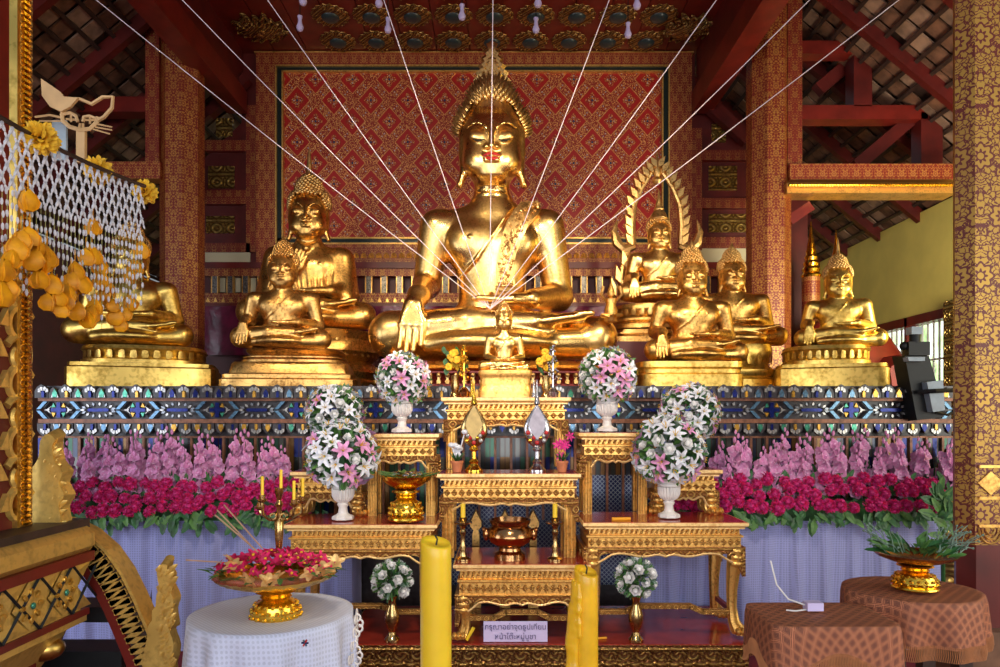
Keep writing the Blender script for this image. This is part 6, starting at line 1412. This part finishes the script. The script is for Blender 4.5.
# plants by the near column
b = MB(); rn = random.Random(4)
for k in range(26): p = at(940+rn.uniform(-6,12), 520+rn.uniform(-25,18), 4.2); a = rn.uniform(-1.4,1.4); petal(b, p, Vector((math.sin(a), -.2, math.cos(a)*.6)), Vector((0,-1,.2)), .13, .05, rn.choice((0,1)), .15)
b.tube([at(944, 640, 4.2), at(942, 500, 4.2)], .012, 6, mi=0); pt = at(944,0,4.2); b.lathe([(.07,0),(.1,.22),(.09,.22),(.08,.2)], (pt.x, pt.y, 0), 16, mi=2)
tag(b.build('potted_plant', ['leaf','leaf_light','terracotta'], smooth=False), 'bright green leafy plant squeezed between lace drape and massive column', 'plant')
b = MB(); c = Vector((at(952,0,4.6).x, 4.62, 0)); b.lathe([(.08,0),(.08,.9),(.06,1.0),(.07,1.1),(.05,1.2),(.03,1.26)], c, 14); tag(b.build('gilt_post', 'carved_big'), 'carved gilt post in the gap beside the massive column', 'post')
# ------------------------------------------------------------------ gilded pulpit
pu = empty('gilded_pulpit', (-2.0, 2.1, 0)); tag(pu, 'gilded carved pulpit with filigree panel and slanting diamond-studded side', 'pulpit')
XP = -1.57
def side(y0, y1, z0, z1, x=XP, th=.05): return (x-th, y0, z0), (x, y1, z1)
b = MB(); b.bbox((-2.7, 1.2, 0.0), (XP-.05, 2.6, .30)); b.bbox((-2.6,1.25,.30), (XP-.12, 2.55, .95)); b.build('core', 'red_dark', pu, False)
b = MB(); b.add([(XP-.2,1.2,.45),(XP-.2,2.62,.45),(XP,2.62,.74),(XP,1.2,.74),(XP-.02,1.2,.92),(XP-.02,2.62,.92),(XP-.2,2.62,.92),(XP-.2,1.2,.92)], [(0,1,2,3),(3,2,5,4),(0,3,4,7),(1,6,5,2),(4,5,6,7)])
b.build('diamond_side', 'gold_paint', pu, False)
b = MB()      # diamonds and dark cross lines on the side
for k in range(7):
    y = 1.35+k*.18; b.add([(XP+.001,y,.83),(XP+.001,y+.085,.745),(XP+.001,y+.17,.83),(XP+.001,y+.085,.915),(XP+.012,y+.085,.83)], [(0,1,4),(1,2,4),(2,3,4),(3,0,4)])
    b.add([(XP+.001,y+.085,.915),(XP+.001,y+.17,.83),(XP+.001,y+.255,.915),(XP+.008,y+.17,.89)], [(0,1,3),(1,2,3),(2,0,3)]); b.add([(XP+.001,y+.085,.745),(XP+.001,y+.255,.745),(XP+.001,y+.17,.83),(XP+.008,y+.17,.77)], [(0,1,3),(1,2,3),(2,0,3)])
b.build('diamond_bosses', 'gold_paint', pu, False)
for k in range(7):
    g_ = MB(); g_.ball((XP+.014, 1.435+k*.18, .83), (.006,.012,.012), 8, 5); b = MB()
    for j in range(8):
        t = 2*PI*j/8; b.ball((XP+.008, 1.435+k*.18+.045*math.cos(t), .83+.045*math.sin(t)), (.006,.016,.010), 6, 4, R=Matrix.Rotation(t,3,'X'))
    b = b.build('petal_relief', 'gold_leaf', pu); g_.build('green_gem', 't_green', b) if False else g_.build('green_gem', 't_green', pu)
b = MB()
for k in range(8):
    y = 1.30+k*.18
    for s_ in (-1,1): b.tube([(XP+.006, y, .83-s_*.09), (XP+.006, y+.18, .83+s_*.09)], .006, 4)
b.build('dark_cross_lines', 'black', pu)
b = MB(); b.bbox(*side(1.2, 2.66, .92, .955, XP+.03, .12)); b.bbox(*side(1.2,2.66,.715,.74,XP+.01,.1)); b.build('red_rail', 'red_paint', pu, False)
b = MB(); b.lathe([(.05,0),(.05,1.46)], (XP-.02, 2.66, 1.0), 14, R=Matrix.Rotation(PI/2,3,'X'), lobes=8, amp=.1); b.bbox(*side(1.2,2.66,.69,.715,XP-.0,.1)); b.build('gilt_gadroon', 'gold_paint', pu)
b = MB(); b.bbox(*side(1.2,2.68,1.04,1.075,XP-.0,.25)); b.bbox(*side(1.2,2.64,1.01,1.04,XP-.03,.25)); b.build('dark_ledge', 'dark', pu, False)
b = MB(); b.bbox((-1.74,1.2,1.07),(-1.69,2.5,2.03)); b.build('filigree_ground', 'red_dark', pu, False)
b = MB(); rn = random.Random(12)
def scroll(cy, cz, r0, s_, turns=1.6): b.tube([(-1.685, cy+s_*r0*(1-t*.85)*math.cos(t*turns*2*PI+.5), cz+r0*(1-t*.85)*math.sin(t*turns*2*PI+.5)) for t in [i/26 for i in range(27)]], [.016*(1-i/40) for i in range(27)], 5)
for j in range(9):
    for k in range(6): scroll(1.5+k*.19, 1.15+j*.105, .07, 1 if (j+k) % 2 else -1); 
    for k in range(6): b.prism([(-.02,0),(.02,0),(0,.06)], (-1.69, 1.41+k*.19, 1.14+j*.105), (0,1,0), (0,.3*(-1)**j,1), (1,0,0), .02)
b.build('filigree_scrolls', 'gold_paint', pu)
b = MB(); b.bbox((-1.70,2.425,1.07),(-1.672,2.44,4.2)); b.build('post_inner', 'gold_leaf', pu, False)
b = MB(); b.bbox((-1.70,2.44,1.07),(-1.67,2.5,4.2))
b.build('post_core', 'carved_fine', pu, False)
b = MB()
for k in range(150): b.ball((-1.665, 2.46, 1.09+k*.021), (.012,.022,.011), 6, 4)
b.build('post_beading', 'gold_bright', pu)
def smo(p):
    out = []; n = len(p)
    for i in range(n):
        p0, p1, p2, p3 = p[i-1], p[i], p[(i+1)%n], p[(i+2)%n]
        for t in (0, .33, .66): out.append(tuple(.5*(2*p1[k]+(p2[k]-p0[k])*t+(2*p0[k]-5*p1[k]+4*p2[k]-p3[k])*t*t+(3*p1[k]-p0[k]-3*p2[k]+p3[k])*t**3) for k in (0,1)))
    return out
# naga finial at the pulpit corner
nf = [(0,0),(26,0),(36,22),(34,40),(40,52),(34,64),(38,76),(30,86),(27,104),(30,112),(22,118),(14,110),(12,92),(4,78),(2,60),(-4,44),(0,24)]
b = MB(); u = 2.62/F; c = at(36, 546, 2.62); b.prism([(x*u, y*u) for x, y in smo(nf)], c, (1,0,0), (0,0,1), (0,-1,0), .06, bev=.1)
rn = random.Random(77)
for k in range(46): t = k/46; petal(b, c+Vector(((22+rn.uniform(-3,10)-7*t)*u, -.048, (4+94*t)*u)), Vector((rn.uniform(.2,1), -.15, rn.uniform(.4,1))), Vector((0,-1,.2)), .05, .026, 0, .5)
b.build('naga_finial', 'gold_paint', pu)
# stair rail with zigzag inlay, treads and end finial
sr = empty('pulpit_stair', at(110, 640, 2.75)); tag(sr, 'curving pulpit stair rail with gold zigzag, black treads and a naga end finial', 'stair')
YS = 2.72; u = YS/F
cl_ = [(44,533),(60,536),(78,545),(95,560),(109,580),(121,604),(133,632),(146,664),(160,700),(176,745)]
def off(i, d):
    a = Vector(cl_[max(i-1,0)]); b_ = Vector(cl_[min(i+1,len(cl_)-1)]); t = (b_-a).normalized(); return (cl_[i][0]-t.y*d, cl_[i][1]+t.x*d)
def band(d0, d1, yy, th, mat, name):
    b = MB()
    for i in range(len(cl_)-1):
        q = [off(i,d0), off(i+1,d0), off(i+1,d1), off(i,d1)]; f_ = [at(*p, YS+yy) for p in q]; g = [p+Vector((0,th,0)) for p in f_]
        b.add(f_+g, [(3,2,1,0),(4,5,6,7),(0,1,5,4),(2,3,7,6)])
    b.build(name, mat, sr, False)
band(-13, 10, 0, .08, 'dark', 'rail_body'); band(-15, -12, -.012, .1, 'gold_paint', 'gilt_upper_edge'); band(9, 19, -.012, .1, 'red_paint', 'red_lower_edge')
b = MB(); pts = []
for i in range(len(cl_)-1):
    for j in range(3):
        t = j/3; a0, a1 = off(i,-11), off(i+1,-11); c0_, c1_ = off(i,9), off(i+1,9); A0 = Vector((a0[0]+(a1[0]-a0[0])*t, a0[1]+(a1[1]-a0[1])*t)); C0 = Vector((c0_[0]+(c1_[0]-c0_[0])*(t+.16), c0_[1]+(c1_[1]-c0_[1])*(t+.16)))
        pts += [at(A0.x, A0.y, YS-.008), at(C0.x, C0.y, YS-.008)]

for p_, q_ in zip(pts[:-1], pts[1:]):
    v = (q_-p_); w_ = Vector((-v.z, 0, v.x)).normalized()*.012; g0 = [p_-w_, p_+w_, q_+w_, q_-w_]; b.add([x_+Vector((0,.006,0)) for x_ in g0]+[x_-Vector((0,.008,0)) for x_ in g0], [(0,1,2,3),(7,6,5,4),(0,4,5,1),(1,5,6,2),(2,6,7,3),(3,7,4,0)])
b.build('zigzag_inlay', 'gold_paint', sr)
b = MB()
for (x0_, x1_, y0_, y1_) in ((58,112,606,621),(18,124,650,668)):
    a = at(x0_, y1_, YS+.12); q = at(x1_, y0_, YS+.12); t_ = MB(); t_.bbox((a.x, YS+.1, a.z), (q.x, YS+.26, q.z)); t_.build('tread', 'black', sr, False)
b = MB(); c = at(148, 668, YS-.02)
b.prism([(x*u, y*u) for x, y in smo(((-2,0),(0,14),(3,28),(5,44),(9,50),(9,60),(13,66),(14,78),(17,86),(15,98),(18,111),(26,111),(25,102),(29,94),(27,86),(33,72),(30,60),(32,44),(28,40),(33,24),(30,8),(24,-8)))], c, (1,0,0), (0,0,1), (0,-1,0), .05, bev=.12)
for k in range(46): t = k/46; petal(b, c+Vector(((20+rn.uniform(-5,7))*u, -.045, (2+98*t)*u)), Vector((rn.uniform(.2,1), -.15, rn.uniform(.4,1))), Vector((0,-1,.2)), .042, .022, 0, .5)
b.prism([(x*u, y*u) for x, y in ((-6,-30),(30,-30),(30,4),(-2,4))], c, (1,0,0), (0,0,1), (0,-1,0), .05); b.build('naga_end_finial', 'gold_paint', sr)
# lower gilt gadroon foot by the treads
b = MB(); b.ball(at(48, 628, 2.66), (.06,.06,.075), 16, 10); b.ball(at(40, 648, 2.6), (.09,.06,.05), 16, 10); b.build('gilt_lotus_foot', 'gold_leaf', pu)
# ------------------------------------------------------------------ hanging flower net
g = empty('flower_garland', (-1.33, 2.1, 2.3)); tag(g, 'net of white jasmine buds with saffron petal tassels hanging from a slanting cord', 'garland')
def net(u_, v): # u along the cord 0..1, v hanging 0..1 in metres
    y = 1.75+u_*.76; x = -1.365+(y-1.9)*.15; z = 2.288-.02*math.sin(PI*u_)
    return Vector((x, y, z-v))
b = MB(); b.tube([net(t, 0) for t in [i/10 for i in range(11)]], .007, 6); b.build('cord', 'dark', g)
NU = 23; b = MB(); j_ = MB(); rn = random.Random(31); dv_ = .036
for i in range(NU):
    ln = 5
    for k in range(ln):
        p = net((i+.5*(k % 2))/NU, .012+k*dv_)
        for s_ in (-.5, .5):
            q = net((i+.5*(k % 2)+s_)/NU, .012+(k+1)*dv_); j_.tube([p, q], .0016, 3)
            d = (q-p); m_ = p+d*.5; R_ = d.to_track_quat('Z', 'Y').to_matrix(); b.ball(p+d*.3, (.0048,.0048,.0115), 6, 4, R=R_); b.ball(p, (.006,.006,.006), 5, 4); b.ball(p+d*.74, (.0036,.0036,.008), 6, 4, R=R_)
    for sub in (0, .5):
        ii = i+sub; dd = .17+.03*math.sin(i*.5)+rn.uniform(0,.13); v = .012+ln*dv_; p = net(ii/NU, v); j_.tube([p, net(ii/NU, v+dd)], .0014, 3)
        while v < .012+ln*dv_+dd: b.ball(net(ii/NU, v)+Vector((rn.uniform(-.003,.003), rn.uniform(-.003,.003), 0)), (.0046,.0046,.0105), 6, 4); v += .030+.006*rn.random()
o = b.build('jasmine_buds', 'jasmine', g); o['kind'] = 'stuff'; j_.build('net_threads', 'jute', g)
for (px, py, r_) in ((40,138,.052),(98,171,.05),(145,192,.047)):
    Y = 1.36*F/(500-px)-.03; c = at(px, py, Y); b = MB()
    for k in range(120):
        ph = math.acos(1-2*(k+.5)/120); a = k*2.39996; d = Vector((math.sin(ph)*math.cos(a), math.sin(ph)*math.sin(a), math.cos(ph))); petal(b, c+d*r_*.3, d+Vector((rn.uniform(-.3,.3), rn.uniform(-.3,.3), rn.uniform(-.3,.3))), Vector((rn.uniform(-1,1),-1,0)), r_*rn.uniform(.6,.8), r_*.4, 0, .2)
    b.build('marigold', 'marigold', g, False)
for (px, py) in ((28,202),(93,228),(21,243),(30,238),(12,260),(4,272),(38,250),(44,265),(39,280),(52,286),(9,290),(48,304),(60,311),(68,295),(78,313),(75,272),(81,285),(86,259),(92,256),(100,268),(101,283),(105,296),(96,308),(88,321),(112,307),(116,318),(120,326),(129,304),(135,269),(141,252),(131,279),(66,302),(57,298),(47,258),(2,296),(71,284),(110,292),(92,316),(34,262),(16,250),(124,315)):
    py -= 2; Y = 1.34*F/(500-px)-.035; c = at(px, py, Y); b = MB(); h_ = rn.uniform(.05,.068); w_ = h_*.42; a0 = rn.uniform(0,6)
    for k in range(3):
        a = a0+2*PI*k/3; n_ = Vector((math.cos(a), math.sin(a), 0)); s_ = Vector((-math.sin(a), math.cos(a), 0)); tl = rn.uniform(-.2,.2)
        prof = [(0,.5,.15),(.6,.28,.55),(1,-.05,.85),(.9,-.3,.7),(.4,-.5,.45)]; vs = []; fs = []
        for (ww_, zz, oo) in prof:
            for t in (-1,0,1): vs.append(c+s_*w_*ww_*t*1.1+n_*w_*oo*(1 if t == 0 else .55)+Vector((tl*zz*h_,0,zz*h_)))
        for j in range(4): fs += [(j*3,j*3+1,j*3+4,j*3+3),(j*3+1,j*3+2,j*3+5,j*3+4)]
        b.add(vs, fs)
    b.tube([c+Vector((0,0,h_*.45)), c+Vector((0,0,h_*1.1))], .0016, 4); b.build('petal_tassel', 'saffron', g, 'all')
# ------------------------------------------------------------------ wooden cat cut-out
YC = 2.45; ct = empty('cat_cutout', at(78, 158, YC)); tag(ct, 'flat wooden cat-face cut-out with pointed ears and whiskers above the flower net', 'cutout')
def cp(*pts): return [at(x, y, YC) for x, y in pts]
b = MB(); b.tube(cp((62,114),(68,100),(80,99),(92,104),(103,97),(113,97),(112,108),(104,117),(97,121)), .0065, 5)
b.tube(cp((62,114),(63,121),(70,127),(80,130),(90,129),(97,122),(98,117)), .0075, 5)
b.tube(cp((64,114),(70,113),(76,116),(78,122)), .006, 5); b.tube(cp((83,122),(84,117),(90,116),(97,119)), .006, 5); b.tube(cp((66,119),(78,120)), .004, 4); b.tube(cp((84,120),(96,120)), .004, 4); b.tube(cp((71,114),(71,122)), .004, 4); b.tube(cp((90,116),(90,124)), .004, 4); b.tube(cp((79,130),(80,124),(83,124),(83,129)), .005, 4)
b.build('face_outline', 'wood_light', ct)
b = MB(); u = YC/F; b.prism([((x-43)*u, -(y-80)*u) for x, y in ((43,80),(52,86),(62,93),(66,98),(80,99),(72,108),(63,113),(52,108),(44,97))], at(43,80,YC), (1,0,0), (0,0,1), (0,-1,0), .012); b.build('solid_ear', 'wood_light', ct, False)
b = MB(); b.tube(cp((35,117),(50,115),(64,118)), .004, 4); b.tube(cp((40,121),(64,121)), .0028, 4); b.tube(cp((97,124),(112,127)), .0028, 4); b.tube(cp((95,127),(112,130)), .0028, 4); b.tube(cp((93,129),(110,134)), .0028, 4); b.build('whiskers', 'wood_light', ct)
b = MB(); b.bbox(at(76,162,YC), at(84.5,129,YC)+Vector((0,.015,0))); b.build('handle_post', 'wood_light', ct, False)
b = MB(); b.bbox(at(52,160,YC+.05), at(66,120,YC+.05)+Vector((0,.01,0))); b.build('grey_card', 'greybox', ct, False)
# ------------------------------------------------------------------ light and camera
def area(name, loc, target, size, power, color, sy=None, spread=None):
    l = bpy.data.lights.new(name, 'AREA'); l.shape = 'RECTANGLE'; l.size = size; l.size_y = sy or size; l.energy = power; l.color = color
    if spread: l.spread = spread
    o = bpy.data.objects.new(name, l); COL.objects.link(o); o.location = loc
    o.rotation_euler = (Vector(target)-Vector(loc)).to_track_quat('-Z', 'Y').to_euler(); return o
def spot(name, loc, target, power, color, ang=50, blend=.6, rad=.15):
    l = bpy.data.lights.new(name, 'SPOT'); l.energy = power; l.color = color; l.spot_size = math.radians(ang); l.spot_blend = blend; l.shadow_soft_size = rad
    o = bpy.data.objects.new(name, l); COL.objects.link(o); o.location = loc
    o.rotation_euler = (Vector(target)-Vector(loc)).to_track_quat('-Z', 'Y').to_euler(); return o
area('daylight_front_opening', (0, -4.5, 2.2), (0, 5, 1.6), 7.5, 350, (.92,.95,1), 3.2)
area('daylight_left_opening', (-5.2, .5, 1.9), (0, 4.8, 1.2), 3.5, 120, (.82,.88,1), 2.6)
area('daylight_right_opening', (5.2, 1.0, 1.9), (0, 4.8, 1.2), 3.5, 130, (1,.98,.85), 2.6)
spot('warm_spot_pulpit_side', (-1.7, 2.4, 4.0), (-.1, 5.4, 2.3), 330, (1,.80,.52), 60)
spot('warm_spot_column_side', (1.8, 2.4, 4.0), (.1, 5.4, 2.3), 330, (1,.80,.52), 60)
spot('warm_spot_low', (0, 1.2, 3.4), (0, 4.3, 1.2), 200, (1,.86,.66), 70)
area('aisle_wall_fill', (3.5, 4.4, 2.2), (4.7, 7.6, 2.7), .8, 70, (1,.95,.75), .8)  # added fill lamp without a real source in the aisle, brightens the cream wall
w = bpy.data.worlds.new('hall_air'); SC.world = w; w.use_nodes = True
nt = w.node_tree; bg = nt.nodes['Background']
tc = nt.nodes.new('ShaderNodeTexCoord'); sp = nt.nodes.new('ShaderNodeSeparateXYZ'); nt.links.new(tc.outputs['Generated'], sp.inputs[0])
cr = nt.nodes.new('ShaderNodeValToRGB'); e = cr.color_ramp.elements
e[0].position = .0; e[0].color = (.10,.06,.04,1); e[1].position = 1; e[1].color = (.35,.45,.6,1)
x = e.new(.5); x.color = (.55,.58,.6,1); x = e.new(.46); x.color = (.16,.10,.07,1)
mr = nt.nodes.new('ShaderNodeMapRange'); mr.inputs['From Min'].default_value = -1; nt.links.new(sp.outputs[2], mr.inputs['Value']); nt.links.new(mr.outputs[0], cr.inputs[0])
nt.links.new(cr.outputs[0], bg.inputs['Color']); bg.inputs['Strength'].default_value = .5
cam = bpy.data.cameras.new('camera'); co = bpy.data.objects.new('camera', cam); COL.objects.link(co)
co.location = (0, 0, ZC); co.rotation_euler = (PI/2, 0, 0); cam.sensor_width = 36; cam.lens = F*36/1000; cam.shift_y = (HZ-333.5)/1000; cam.clip_end = 200
SC.camera = co
SC.view_settings.view_transform = 'Standard'; SC.view_settings.look = 'None'; SC.view_settings.gamma = 1; SC.view_settings.use_curve_mapping = False
SC.view_settings.exposure = 0.0
for o in bpy.data.objects:
    if 'wo' in o.keys(): del o['wo']
for me in bpy.data.meshes: me.validate()
print('script bytes ok; objects', len(bpy.data.objects), 'verts', sum(len(m.vertices) for m in bpy.data.meshes))
